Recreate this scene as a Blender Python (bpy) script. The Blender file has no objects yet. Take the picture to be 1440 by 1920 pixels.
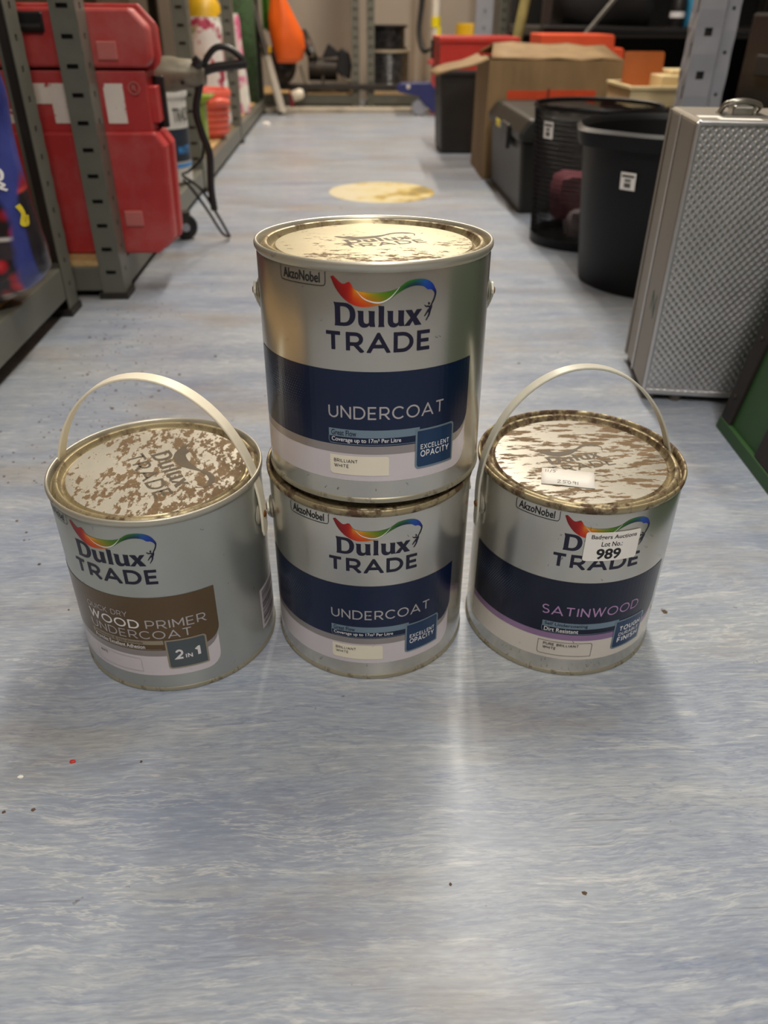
import bpy, bmesh, math, random
from mathutils import Vector, Matrix
random.seed(11)
S = bpy.context.scene
COL = S.collection
PI = math.pi

# ------------------------------------------------------------------ camera
cam_d = bpy.data.cameras.new('camera')
cam_d.sensor_fit = 'VERTICAL'
cam_d.sensor_height = 36.0
cam_d.lens = 36.0 * 1442.0 / 1920.0
cam_d.clip_start = 0.02
cam_d.dof.use_dof = True
cam_d.dof.focus_distance = 0.56
cam_d.dof.aperture_fstop = 7.0
cam = bpy.data.objects.new('camera', cam_d)
COL.objects.link(cam)
cam.matrix_world = (Matrix.Translation((0, 0, 0.4742))
                    @ Matrix.Rotation(-math.radians(2.83), 4, 'Z')
                    @ Matrix.Rotation(PI / 2 - math.radians(33.153), 4, 'X')
                    @ Matrix.Rotation(0.0086, 4, 'Z'))
S.camera = cam
# ------------------------------------------------------------------ world, exposure
w = bpy.data.worlds.new('world')
S.world = w
w.use_nodes = True
w.node_tree.nodes['Background'].inputs[0].default_value = (1.0, 0.93, 0.84, 1)
w.node_tree.nodes['Background'].inputs[1].default_value = 0.02
S.view_settings.view_transform = 'Standard'
S.view_settings.look = 'None'
S.view_settings.exposure = 0.12
S.view_settings.gamma = 1.0
S.view_settings.use_curve_mapping = False
# ceiling lamps: (x, y, length, watts)
LAMPS = [(0.45, 2.25, 2.3, 52), (0.30, 4.55, 1.2, 56), (0.25, -1.0, 1.5, 42), (-0.85, 0.3, 1.2, 7)]
LAMP_Z = 2.42
LAMP_COL = (1.0, 0.93, 0.83)
LAMP_TINT = [(1.0, 0.93, 0.82), (1.0, 0.86, 0.70), (1.0, 0.95, 0.88), (1.0, 0.93, 0.83)]
CEIL = 2.55

# ------------------------------------------------------------------ helpers
def lin(c):
    c = c / 255.0
    return c / 12.92 if c <= 0.04045 else ((c + 0.055) / 1.055) ** 2.4
def rgb(r, g, b):
    return (lin(r), lin(g), lin(b), 1.0)

class NT:
    def __init__(self, name):
        self.m = bpy.data.materials.new(name)
        self.m.use_nodes = True
        self.t = self.m.node_tree
        self.b = self.t.nodes['Principled BSDF']
    def n(self, typ, **kw):
        nd = self.t.nodes.new(typ)
        for k, v in kw.items():
            if k.startswith('i_'):
                key = k[2:]
                key = int(key) if key.isdigit() else key.replace('_', ' ')
                self.set(nd.inputs[key], v)
            else:
                setattr(nd, k, v)
        return nd
    def set(self, sock, v):
        if isinstance(v, bpy.types.NodeSocket):
            self.t.links.new(v, sock)
        else:
            sock.default_value = v
    def p(self, **kw):
        for k, v in kw.items():
            self.set(self.b.inputs[k.replace('_', ' ')], v)
    def coord(self, scale=(1, 1, 1), rot=(0, 0, 0), loc=(0, 0, 0), out='Object'):
        tc = self.n('ShaderNodeTexCoord')
        mp = self.n('ShaderNodeMapping', i_Vector=tc.outputs[out])
        mp.inputs['Scale'].default_value = scale
        mp.inputs['Rotation'].default_value = rot
        mp.inputs['Location'].default_value = loc
        return mp.outputs[0]
    def noise(self, vec, scale, detail=4, rough=0.55, dist=0.0):
        return self.n('ShaderNodeTexNoise', i_Vector=vec, i_Scale=scale, i_Detail=detail, i_Roughness=rough, i_Distortion=dist).outputs['Fac']
    def ramp(self, fac, stops, interp='LINEAR'):
        r = self.n('ShaderNodeValToRGB', i_Fac=fac)
        r.color_ramp.interpolation = interp
        e = r.color_ramp.elements
        while len(e) < len(stops):
            e.new(0.5)
        for el, (pos, c) in zip(e, stops):
            el.position = pos
            el.color = c if len(c) == 4 else (*c, 1)
        return r.outputs[0]
    def mix(self, fac, a, b):
        nd = self.n('ShaderNodeMix', data_type='RGBA')
        self.set(nd.inputs[0], fac)
        self.set(nd.inputs[6], a)
        self.set(nd.inputs[7], b)
        return nd.outputs[2]
    def mth(self, op, a, b=0.0):
        nd = self.n('ShaderNodeMath', operation=op)
        self.set(nd.inputs[0], a)
        self.set(nd.inputs[1], b)
        return nd.outputs[0]
    def bump(self, h, strength=0.2, dist=0.001):
        nd = self.n('ShaderNodeBump', i_Height=h, i_Strength=strength, i_Distance=dist)
        self.t.links.new(nd.outputs[0], self.b.inputs['Normal'])

def step(v0, v1):
    return [(v0, (0, 0, 0)), (v1, (1, 1, 1))]

def pmat(name, col, rough=0.5, metal=0.0, var=0.12, scale=25, bump=0.0, dirt=None, dscale=9, dlo=0.55, dhi=0.75, coat=0.0, spec=0.5, stretch=(1, 1, 1), bscale=None):
    """plain coloured surface with a little variation, optional dirt and fine relief"""
    t = NT(name)
    c = t.coord(stretch)
    f = t.noise(c, scale, 5)
    a = tuple(min(1, x * (1 + var)) for x in col[:3]) + (1,)
    b = tuple(x * (1 - var) for x in col[:3]) + (1,)
    cc = t.ramp(f, [(0.3, b), (0.7, a)])
    if dirt:
        d = t.ramp(t.noise(c, dscale, 7, 0.65), step(dlo, dhi))
        cc = t.mix(d, cc, dirt)
    t.p(Base_Color=cc, Metallic=metal, Specular_IOR_Level=spec, Coat_Weight=coat)
    r = t.n('ShaderNodeMapRange', i_Value=f)
    r.inputs[3].default_value = max(0, rough - 0.06)
    r.inputs[4].default_value = min(1, rough + 0.06)
    t.p(Roughness=r.outputs[0])
    if bump:
        t.bump(t.noise(c, bscale or scale * 5, 3), bump, 0.001)
    return t.m

# ---- 2D outlines (built first, while the scene is nearly empty)
_tmp_cache = {}
def _to_mesh(curve):
    o = bpy.data.objects.new('tmp', curve)
    COL.objects.link(o)
    bpy.context.view_layer.update()
    dg = bpy.context.evaluated_depsgraph_get()
    me = bpy.data.meshes.new_from_object(o.evaluated_get(dg))
    bpy.data.objects.remove(o)
    return me
def text_mesh(s, bold=0.0, spacing=1.0):
    key = ('t', s, bold, spacing)
    if key not in _tmp_cache:
        c = bpy.data.curves.new('t', 'FONT')
        c.body = s
        c.offset = bold
        c.space_character = spacing
        c.resolution_u = 4
        _tmp_cache[key] = _to_mesh(c)
    return _tmp_cache[key]
def outline_mesh(key, polys):
    key = ('o', key)
    if key not in _tmp_cache:
        c = bpy.data.curves.new('t', 'CURVE')
        c.dimensions = '2D'
        c.fill_mode = 'BOTH'
        for pts in polys:
            sp = c.splines.new('POLY')
            sp.points.add(len(pts) - 1)
            for q, (x, y) in zip(sp.points, pts):
                q.co = (x, y, 0, 1)
            sp.use_cyclic_u = True
        _tmp_cache[key] = _to_mesh(c)
    return _tmp_cache[key]
def flat(me, box=None):
    """2D mesh -> bmesh, optionally fitted to the rectangle (x0, y0, x1, y1)"""
    bm = bmesh.new()
    bm.from_mesh(me)
    if box:
        xs = [v.co.x for v in bm.verts]
        ys = [v.co.y for v in bm.verts]
        sx = (box[2] - box[0]) / (max(xs) - min(xs))
        sy = (box[3] - box[1]) / (max(ys) - min(ys))
        x0, y0 = min(xs), min(ys)
        for v in bm.verts:
            v.co.x = box[0] + (v.co.x - x0) * sx
            v.co.y = box[1] + (v.co.y - y0) * sy
    return bm
def poly(pts):
    bm = bmesh.new()
    vs = [bm.verts.new((x, y, 0)) for x, y in pts]
    f = bm.faces.new(vs)
    bmesh.ops.triangulate(bm, faces=[f])
    return bm
def bez(p0, p1, p2, p3, n=8):
    out = []
    for i in range(1, n + 1):
        t = i / n
        a, b, c, d = (1 - t) ** 3, 3 * t * (1 - t) ** 2, 3 * t * t * (1 - t), t ** 3
        out.append((a * p0[0] + b * p1[0] + c * p2[0] + d * p3[0], a * p0[1] + b * p1[1] + c * p2[1] + d * p3[1]))
    return out
def rrect(x0, y0, x1, y1, r, n=6):
    """rounded rectangle; r = radius or (bl, br, tr, tl)"""
    if not isinstance(r, (tuple, list)):
        r = (r, r, r, r)
    pts = []
    for (cx, cy, a0, rr) in ((x0, y0, PI, r[0]), (x1, y0, 1.5 * PI, r[1]), (x1, y1, 0, r[2]), (x0, y1, 0.5 * PI, r[3])):
        if rr <= 0:
            pts.append((cx, cy))
            continue
        ox = cx + rr * (1 if cx == x0 else -1)
        oy = cy + rr * (1 if cy == y0 else -1)
        for i in range(n + 1):
            a = a0 + i / n * PI / 2
            pts.append((ox + rr * math.cos(a), oy + rr * math.sin(a)))
    return pts
def frame2d(key, outer, inner):
    return flat(outline_mesh(key, [outer, inner[::-1]]))
def merge(*bms):
    out = bmesh.new()
    for b in bms:
        me = bpy.data.meshes.new('m')
        b.to_mesh(me)
        out.from_mesh(me)
        b.free()
        bpy.data.meshes.remove(me)
    return out


# ---- a plain wide stroke alphabet for the printed capitals
def arcp(cx_, cy_, rx, ry, a0, a1, n=10):
    return [(cx_ + rx * math.cos(math.radians(a0 + (a1 - a0) * i / n)), cy_ + ry * math.sin(math.radians(a0 + (a1 - a0) * i / n))) for i in range(n + 1)]
_P = [(0, 0), (0, 1), (.38, 1)] + arcp(.40, .70, .30, .30, 90, -90) + [(0, .40)]
GLYPH = {
    'A': (.96, [[(-.06, -.125), (.48, 1.0), (1.02, -.125)], [(.16, .28), (.80, .28)]]),
    'B': (.68, [[(0, .52), (0, 1), (.38, 1)] + arcp(.38, .76, .24, .24, 90, -90) + [(0, .52), (.42, .52)] + arcp(.42, .26, .26, .26, 90, -90) + [(0, 0), (0, .56)]]),
    'C': (.88, [arcp(.5, .5, .5, .5, 42, 318, 20)]),
    'D': (.86, [[(0, .5), (0, 1), (.36, 1)] + arcp(.36, .5, .5, .5, 90, -90, 16) + [(0, 0), (0, .54)]]),
    'E': (.62, [[(.62, 1), (0, 1), (0, 0), (.62, 0)], [(0, .5), (.56, .5)]]),
    'F': (.58, [[(.58, 1), (0, 1), (0, -.0)], [(0, .47), (.50, .47)]]),
    'G': (.95, [arcp(.5, .5, .5, .5, 42, 350, 20) + [(.98, .48), (.55, .48)]]),
    'H': (.74, [[(0, 0), (0, 1)], [(.74, 0), (.74, 1)], [(0, .5), (.74, .5)]]),
    'I': (0.02, [[(.01, 0), (.01, 1)]]),
    'K': (.68, [[(0, 0), (0, 1)], [(.72, 1.08), (0, .36)], [(.22, .56), (.74, -.08)]]),
    'L': (.55, [[(0, 1), (0, 0), (.55, 0)]]),
    'M': (.90, [[(0, 0), (0, 1), (.45, .30), (.90, 1), (.90, 0)]]),
    'N': (.76, [[(0, 0), (0, 1), (.76, 0), (.76, 1)]]),
    'O': (1.04, [arcp(.52, .5, .52, .5, 90, 450, 28)]),
    'P': (.70, [_P]),
    'Q': (1.04, [arcp(.52, .5, .52, .5, 90, 450, 28), [(.66, .28), (1.0, -.06)]]),
    'R': (.72, [_P, [(.36, .40), (.78, -.10)]]),
    'S': (.64, [arcp(.32, .745, .29, .255, 35, 270, 12) + arcp(.32, .245, .31, .245, 90, -145, 12)]),
    'T': (.78, [[(0, 1), (.78, 1)], [(.39, 1), (.39, 0)]]),
    'U': (.74, [[(0, 1), (0, .36)] + arcp(.37, .37, .37, .37, 180, 360, 14) + [(.74, 1)]]),
    'W': (1.22, [[(-.04, 1.12), (.31, 0), (.61, 1), (.91, 0), (1.26, 1.12)]]),
    'X': (.78, [[(-.06, 1.08), (.84, -.08)], [(.84, 1.08), (-.06, -.08)]]),
    'Y': (.80, [[(-.05, 1.08), (.40, .44), (.85, 1.08)], [(.40, .48), (.40, 0)]]),
    '1': (.30, [[(0, .74), (.28, 1.0), (.28, 0)]]),
    '2': (.68, [arcp(.33, .69, .32, .31, 165, -38, 14) + [(0, 0), (.70, 0)]]),
    ' ': (.30, []),
}
def stroke2d(pts, wd):
    bm = bmesh.new()
    P = [Vector((x, y)) for x, y in pts]
    P = [p for i, p in enumerate(P) if i == 0 or (p - P[i - 1]).length > 1e-5]
    prev = None
    n = len(P)
    for i, p in enumerate(P):
        d0 = (P[i] - P[i - 1]).normalized() if i else None
        d1 = (P[i + 1] - P[i]).normalized() if i < n - 1 else None
        if d0 is None or d1 is None:
            d = d0 or d1
            nn = Vector((-d.y, d.x)) * wd / 2
        else:
            n0, n1 = Vector((-d0.y, d0.x)), Vector((-d1.y, d1.x))
            m_ = (n0 + n1)
            if m_.length < 1e-4:
                m_ = n0
            m_.normalize()
            nn = m_ * (wd / 2) / max(0.22, m_.dot(n0))
        cur = (bm.verts.new((p.x + nn.x, p.y + nn.y, 0)), bm.verts.new((p.x - nn.x, p.y - nn.y, 0)))
        if prev:
            bm.faces.new((prev[0], prev[1], cur[1], cur[0]))
        prev = cur
    return bm
def caps(s, wd, box_, gap=0.20):
    """line of capitals fitted to the rectangle box_ = (x0, y0, x1, y1); wd = stroke weight over cap height"""
    bms = []
    x = 0.0
    for ch in s:
        adv, strokes = GLYPH[ch]
        for st in strokes:
            b = stroke2d([(x + px_, py_) for px_, py_ in st], wd)
            for pl, no in (((0, -wd / 2, 0), (0, -1, 0)), ((0, 1 + wd / 2, 0), (0, 1, 0))):
                if ch != 'Q':
                    bmesh.ops.bisect_plane(b, geom=list(b.verts) + list(b.edges) + list(b.faces), plane_co=pl, plane_no=no, clear_outer=True)
            bms.append(b)
        x += adv + wd + gap
    bm = merge(*bms)
    xs = [v.co.x for v in bm.verts]
    x0, x1 = min(xs), max(xs)
    for v in bm.verts:
        v.co.x = box_[0] + (v.co.x - x0) / (x1 - x0) * (box_[2] - box_[0])
        v.co.y = box_[1] + (v.co.y + wd / 2) / (1 + wd) * (box_[3] - box_[1])
    return bm

# ---- 3D shapes added to a bmesh
def bx(bm, x0, x1, y0, y1, z0, z1, M=None):
    vs = [bm.verts.new((x, y, z)) for x in (x0, x1) for y in (y0, y1) for z in (z0, z1)]
    for f in ((0, 1, 3, 2), (4, 6, 7, 5), (0, 4, 5, 1), (2, 3, 7, 6), (0, 2, 6, 4), (1, 5, 7, 3)):
        bm.faces.new([vs[i] for i in f])
    if M is not None:
        bmesh.ops.transform(bm, matrix=M, verts=vs)
    return vs
def box(x0, x1, y0, y1, z0, z1, M=None):
    bm = bmesh.new()
    bx(bm, x0, x1, y0, y1, z0, z1, M)
    return bm
def lathe(prof, seg=64, closed=False, bm=None, M=None):
    bm = bm or bmesh.new()
    rings = []
    allv = []
    for r, z in prof:
        if r < 1e-7:
            ring = [bm.verts.new((0, 0, z))]
        else:
            ring = [bm.verts.new((r * math.sin(2 * PI * i / seg), -r * math.cos(2 * PI * i / seg), z)) for i in range(seg)]
        rings.append(ring)
        allv += ring
    pairs = list(zip(rings, rings[1:])) + ([(rings[-1], rings[0])] if closed else [])
    for a, b in pairs:
        for i in range(seg):
            j = (i + 1) % seg
            if len(a) == 1 and len(b) == 1:
                continue
            if len(a) == 1:
                bm.faces.new((a[0], b[j], b[i]))
            elif len(b) == 1:
                bm.faces.new((a[i], a[j], b[0]))
            else:
                bm.faces.new((a[i], a[j], b[j], b[i]))
    if M is not None:
        bmesh.ops.transform(bm, matrix=M, verts=allv)
    return bm
def catmull(pts, n=6):
    P = [Vector(p) for p in pts]
    P = [2 * P[0] - P[1]] + P + [2 * P[-1] - P[-2]]
    out = []
    for i in range(1, len(P) - 2):
        for k in range(n):
            t = k / n
            out.append(0.5 * ((2 * P[i]) + (P[i + 1] - P[i - 1]) * t + (2 * P[i - 1] - 5 * P[i] + 4 * P[i + 1] - P[i + 2]) * t * t
                              + (3 * P[i] - P[i - 1] - 3 * P[i + 1] + P[i + 2]) * t ** 3))
    out.append(P[-2])
    return out
def tube(pts, r, seg=10, smooth=0, bm=None, closed=False):
    bm = bm or bmesh.new()
    P = catmull(pts, smooth) if smooth else [Vector(p) for p in pts]
    N = len(P)
    rings = []
    up = Vector((0.13, 0.31, 0.94))
    for i, p in enumerate(P):
        if closed:
            d = (P[(i + 1) % N] - P[i - 1]).normalized()
        else:
            d = (P[min(i + 1, N - 1)] - P[max(i - 1, 0)]).normalized()
        if abs(d.dot(up)) > 0.98:
            up = Vector((0.9, 0.3, 0.1))
        a = d.cross(up).normalized()
        b = a.cross(d).normalized()
        up = b
        rr = r(i / (N - 1)) if callable(r) else r
        rings.append([bm.verts.new(p + a * rr * math.cos(2 * PI * k / seg) + b * rr * math.sin(2 * PI * k / seg)) for k in range(seg)])
    pairs = list(zip(rings, rings[1:])) + ([(rings[-1], rings[0])] if closed else [])
    for A, B in pairs:
        for k in range(seg):
            bm.faces.new((A[k], A[(k + 1) % seg], B[(k + 1) % seg], B[k]))
    if not closed:
        bm.faces.new(rings[0][::-1])
        bm.faces.new(rings[-1])
    return bm
def prism(pts, d0, d1, axis='y', bm=None):
    """extrude a 2D outline (a, b): axis y -> (a, d, b); axis x -> (d, a, b); axis z -> (a, b, d)"""
    bm = bm or bmesh.new()
    f = {'y': lambda a, b, d: (a, d, b), 'x': lambda a, b, d: (d, a, b), 'z': lambda a, b, d: (a, b, d)}[axis]
    A = [bm.verts.new(f(a, b, d0)) for a, b in pts]
    B = [bm.verts.new(f(a, b, d1)) for a, b in pts]
    n = len(pts)
    bm.faces.new(A)
    bm.faces.new(B[::-1])
    for i in range(n):
        bm.faces.new((A[i], B[i], B[(i + 1) % n], A[(i + 1) % n]))
    return bm

def obj(name, bm, mat, parent=None, smooth=None, bevel=0.0, loc=None, rot=None, recalc=True, seg=2):
    if isinstance(bm, bmesh.types.BMesh):
        if recalc:
            bmesh.ops.recalc_face_normals(bm, faces=bm.faces)
        me = bpy.data.meshes.new(name)
        bm.to_mesh(me)
        bm.free()
        if smooth is not None:
            me.shade_smooth()
            me.set_sharp_from_angle(angle=math.radians(smooth))
    else:
        me = bm
    if mat is not None and not me.materials:
        me.materials.append(mat)
    o = bpy.data.objects.new(name, me)
    COL.objects.link(o)
    if parent is not None:
        o.parent = parent
    if loc:
        o.location = loc
    if rot:
        o.rotation_euler = rot
    if bevel:
        md = o.modifiers.new('bevel', 'BEVEL')
        md.width = bevel
        md.segments = seg
        md.limit_method = 'ANGLE'
        md.angle_limit = math.radians(40)
    return o
def tag(o, label=None, cat=None, group=None, kind=None):
    if label:
        o['label'] = label
    if cat:
        o['category'] = cat
    if group:
        o['group'] = group
    if kind:
        o['kind'] = kind
    return o
def thing(name, label, cat, loc=(0, 0, 0), rz=0.0, group=None):
    o = bpy.data.objects.new(name, None)
    o.empty_display_size = 0.05
    COL.objects.link(o)
    o.location = loc
    o.rotation_euler = (0, 0, rz)
    return tag(o, label, cat, group)
def struct(name, bm, mat, label=None, **kw):
    return tag(obj(name, bm, mat, **kw), label, None, None, 'structure')
def copy_part(o, parent, loc=None, rot=None):
    c = o.copy()
    COL.objects.link(c)
    c.parent = parent
    if loc:
        c.location = loc
    if rot:
        c.rotation_euler = rot
    return c

# ------------------------------------------------------------------ materials of the room
def floor_mat():
    t = NT('vinyl_floor')
    warp = t.coord((1, 1, 1))
    wn = t.n('ShaderNodeTexNoise', i_Vector=warp, i_Scale=5.0, i_Detail=3)
    def stretched(sx, sy, off, amt=0.02):
        v = t.n('ShaderNodeVectorMath', operation='MULTIPLY_ADD')
        t.set(v.inputs[0], wn.outputs['Color'])
        v.inputs[1].default_value = (amt, amt, 0)
        t.set(v.inputs[2], warp)
        m = t.n('ShaderNodeMapping', i_Vector=v.outputs[0])
        m.inputs['Scale'].default_value = (sx, sy, 1)
        m.inputs['Location'].default_value = (off, off * 1.7, 0)
        return m.outputs[0]
    base = t.ramp(t.noise(stretched(3.0, 16, 0), 1.0, 6, 0.6), [(0.28, rgb(126, 137, 160)), (0.5, rgb(154, 163, 178)), (0.72, rgb(174, 179, 184))])
    broad = t.ramp(t.noise(warp, 2.2, 3), [(0.4, (0, 0, 0)), (0.65, (0.55, 0.55, 0.55))])
    c = t.mix(broad, base, rgb(160, 163, 163))
    # dark blue and pale flecks drawn out across the aisle
    d = t.ramp(t.noise(stretched(6, 90, 3.1, 0.03), 1.0, 5, 0.65), step(0.60, 0.70))
    c = t.mix(t.mth('MULTIPLY', d, 0.5), c, rgb(104, 120, 152))
    p = t.ramp(t.noise(stretched(9, 95, 8.3, 0.045), 1.0, 6, 0.7), step(0.56, 0.66))
    c = t.mix(t.mth('MULTIPLY', p, 0.62), c, rgb(202, 204, 203))
    p2 = t.ramp(t.noise(stretched(26, 190, 1.3, 0.03), 1.0, 4, 0.7), step(0.6, 0.68))
    c = t.mix(t.mth('MULTIPLY', p2, 0.45), c, rgb(212, 212, 208))
    # thin wispy veins
    def vein(sx, sy, off, wd, amt):
        n_ = t.noise(stretched(sx, sy, off, amt), 1.0, 5, 0.7)
        return t.ramp(t.mth('ABSOLUTE', t.mth('SUBTRACT', n_, 0.5)), [(0.0, (1, 1, 1)), (wd, (0, 0, 0))])
    patch = t.ramp(t.noise(stretched(2.2, 9, 21), 1.0, 4), step(0.44, 0.62))
    vw = t.mth('MULTIPLY', vein(7, 46, 12.0, 0.022, 0.06), patch)
    c = t.mix(t.mth('MULTIPLY', vw, 0.5), c, rgb(216, 216, 210))
    vb = t.mth('MULTIPLY', vein(6, 40, 31.0, 0.020, 0.05), t.mth('SUBTRACT', 1.0, patch))
    c = t.mix(t.mth('MULTIPLY', vb, 0.4), c, rgb(104, 118, 148))
    fib = t.noise(stretched(60, 420, 6.0, 0.02), 1.0, 3, 0.6)
    c = t.mix(t.ramp(fib, [(0.35, (0.30, 0.30, 0.30)), (0.55, (0, 0, 0))]), c, rgb(112, 120, 138))
    c = t.mix(t.ramp(fib, [(0.55, (0, 0, 0)), (0.75, (0.30, 0.30, 0.30))]), c, rgb(206, 208, 206))
    # walked-in brown dirt, in patches
    dm = t.ramp(t.noise(t.coord((1.1, 2.6, 1)), 2.6, 6, 0.62), step(0.50, 0.72))
    c = t.mix(t.mth('MULTIPLY', dm, 0.6), c, rgb(146, 132, 112))
    sp = t.ramp(t.noise(warp, 70, 3, 0.6), step(0.715, 0.75))
    c = t.mix(t.mth('MULTIPLY', sp, 0.6), c, rgb(92, 80, 66))
    # scratches
    for k, (ang, off) in enumerate(((0.5, 0.0), (-0.85, 4.0), (1.35, 9.0))):
        s = t.ramp(t.noise(t.coord((7, 420, 1), (0, 0, ang), (off, off, 0)), 1.0, 1.5, 0.5), step(0.735, 0.76))
        c = t.mix(t.mth('MULTIPLY', s, 0.45), c, rgb(108, 104, 100))
    rn = t.n('ShaderNodeMapRange', i_Value=t.noise(stretched(4, 20, 5), 1.0, 6, 0.6))
    rn.inputs[3].default_value = 0.24
    rn.inputs[4].default_value = 0.48
    t.p(Base_Color=c, Roughness=rn.outputs[0], Specular_IOR_Level=0.42)
    t.bump(t.noise(stretched(10, 60, 2), 1.0, 4), 0.12, 0.0006)
    return t.m
M_floor = floor_mat()
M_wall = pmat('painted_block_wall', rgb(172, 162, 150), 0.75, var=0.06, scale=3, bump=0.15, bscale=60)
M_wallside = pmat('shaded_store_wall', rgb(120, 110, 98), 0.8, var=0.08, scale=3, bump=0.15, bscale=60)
M_ceil = pmat('ceiling_paint', rgb(214, 205, 188), 0.8, var=0.04, scale=2)
M_skirt = pmat('pale_plinth', rgb(176, 168, 152), 0.5, var=0.08, dirt=rgb(120, 110, 96))

X0, X1, Y0, Y1 = -1.25, 2.1, -3.0, 5.45
struct('floor', box(X0, X1, Y0, Y1, -0.05, 0), M_floor, 'blue-grey streaked vinyl floor')
struct('wall_back', box(X0 - 0.1, X1 + 0.1, Y1, Y1 + 0.1, -0.05, CEIL), M_wall)
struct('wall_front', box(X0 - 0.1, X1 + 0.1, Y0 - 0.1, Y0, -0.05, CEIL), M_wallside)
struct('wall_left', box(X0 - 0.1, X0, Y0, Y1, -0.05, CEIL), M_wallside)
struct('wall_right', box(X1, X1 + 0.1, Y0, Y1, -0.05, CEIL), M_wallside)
struct('ceiling', box(X0 - 0.1, X1 + 0.1, Y0 - 0.1, Y1 + 0.1, CEIL, CEIL + 0.1), M_ceil)
struct('baseboard_back', box(-0.62, 0.62, 4.70, 4.82, 0, 0.022), M_skirt, 'pale plinth strip along the foot of the back shelving', bevel=0.004)

# ------------------------------------------------------------------ ceiling lamps
M_lampbody = pmat('lamp_housing', rgb(225, 225, 220), 0.5)
def emit_mat(name, col, s):
    t = NT(name)
    t.p(Base_Color=(0.8, 0.8, 0.8, 1), Emission_Color=(*col, 1), Emission_Strength=s)
    return t.m
M_tube = emit_mat('lamp_tube', LAMP_COL, 9.0)
for i, (lx, ly, ln, wt) in enumerate(LAMPS):
    t = thing('ceiling_lamp', ['fluorescent batten lamp above the yellow floor sticker', 'fluorescent batten lamp above the back shelving', 'fluorescent batten lamp behind the camera',
                               'fluorescent batten lamp above the left aisle rack'][i], 'lamp', (lx, ly, LAMP_Z))
    obj('housing', box(-0.06, 0.06, -ln / 2, ln / 2, 0.06, CEIL - LAMP_Z), M_lampbody, t, bevel=0.006)
    obj('tube', tube([(0, -ln / 2 + 0.02, 0.03), (0, ln / 2 - 0.02, 0.03)], 0.014, 10), M_tube, t, smooth=60)
    ld = bpy.data.lights.new('lamp_light', 'AREA')
    ld.shape = 'RECTANGLE'
    ld.size = 0.10
    ld.size_y = ln
    ld.energy = wt
    ld.color = LAMP_TINT[i]
    lo = bpy.data.objects.new('lamp_light', ld)
    COL.objects.link(lo)
    lo.parent = t
    lo.location = (0, 0, 0.005)

# ------------------------------------------------------------------ paint cans
def metal_print(name, col, metal=0.75, rough=0.26, var=0.05):
    t = NT(name)
    c = t.coord((1, 1, 1))
    f = t.noise(c, 12, 2)
    a = tuple(min(1, x * (1 + var)) for x in col[:3]) + (1,)
    b = tuple(x * (1 - var) for x in col[:3]) + (1,)
    cc = t.ramp(f, [(0.3, b), (0.7, a)])
    r = t.n('ShaderNodeMapRange', i_Value=t.noise(c, 9, 2))
    r.inputs[3].default_value = rough - 0.02
    r.inputs[4].default_value = rough + 0.04
    t.p(Base_Color=cc, Metallic=metal, Roughness=r.outputs[0], Coat_Weight=0.2, Coat_Roughness=0.12)
    return t.m
M_silver = metal_print('silver_tin_print', rgb(204, 201, 192), 0.85, 0.24)
M_speck = pmat('dark_rust_speck', rgb(50, 40, 30), 0.8, var=0.3, scale=300)
M_silver_dull = metal_print('dull_silver_tin_print', rgb(184, 187, 181), 0.72, 0.34)
M_navy = metal_print('navy_ink', rgb(9, 29, 64), 0.28, 0.25, 0.1)
M_navy_dark = metal_print('dark_navy_ink', rgb(14, 22, 48), 0.28, 0.28, 0.1)
M_brown = metal_print('brown_ink', rgb(100, 80, 54), 0.35, 0.3, 0.08)
M_greystrip = metal_print('silver_grey_ink', rgb(168, 160, 158), 0.6, 0.3)
M_purple = metal_print('lilac_ink', rgb(160, 128, 168), 0.4, 0.3)
M_whiteink = metal_print('white_ink', rgb(218, 210, 214), 0.15, 0.3)
M_creamink = metal_print('warm_white_ink', rgb(222, 214, 204), 0.12, 0.32)
M_textnavy = pmat('deep_navy_lettering', rgb(14, 12, 44), 0.35, var=0.05)
M_textgrey = metal_print('silver_lettering', rgb(196, 190, 190), 0.5, 0.3)
M_textwhite = pmat('white_lettering', rgb(232, 230, 232), 0.4, var=0.02)
M_textlilac = pmat('lilac_lettering', rgb(176, 138, 184), 0.4, var=0.03)
M_textblack = pmat('black_lettering', rgb(24, 22, 24), 0.5, var=0.05)
M_steelblue = metal_print('steel_blue_ink', rgb(128, 150, 166), 0.5, 0.3)
M_taupestrip = metal_print('taupe_ink', rgb(168, 156, 136), 0.5, 0.3)
M_badgeblue = metal_print('badge_blue_ink', rgb(20, 54, 92), 0.3, 0.25, 0.25)
M_badgegrey = metal_print('badge_grey_ink', rgb(84, 92, 96), 0.35, 0.3, 0.1)
M_badgerim = metal_print('badge_rim_ink', rgb(130, 150, 164), 0.6, 0.28)
M_stickcream = pmat('cream_sticker_paper', rgb(240, 232, 212), 0.55, var=0.03)
M_stickwhite = pmat('white_sticker_paper', rgb(246, 242, 236), 0.5, var=0.02)
M_paper = pmat('paper_slip', rgb(244, 240, 232), 0.7, var=0.03)
M_pencil = pmat('pencil_writing', rgb(96, 92, 90), 0.7)
M_dot = metal_print('halftone_ink', rgb(104, 124, 150), 0.4, 0.3)
M_lidink = pmat('grey_lid_ink', rgb(92, 82, 66), 0.55, var=0.15, scale=60)
M_strap = pmat('cream_plastic_strap', rgb(244, 236, 214), 0.42, var=0.03)
M_strapclear = pmat('grey_white_plastic_strap', rgb(206, 204, 190), 0.38, var=0.04)
M_rivet = pmat('rusty_brass_rivet', rgb(150, 98, 40), 0.45, 0.7, var=0.3, scale=300)

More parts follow.
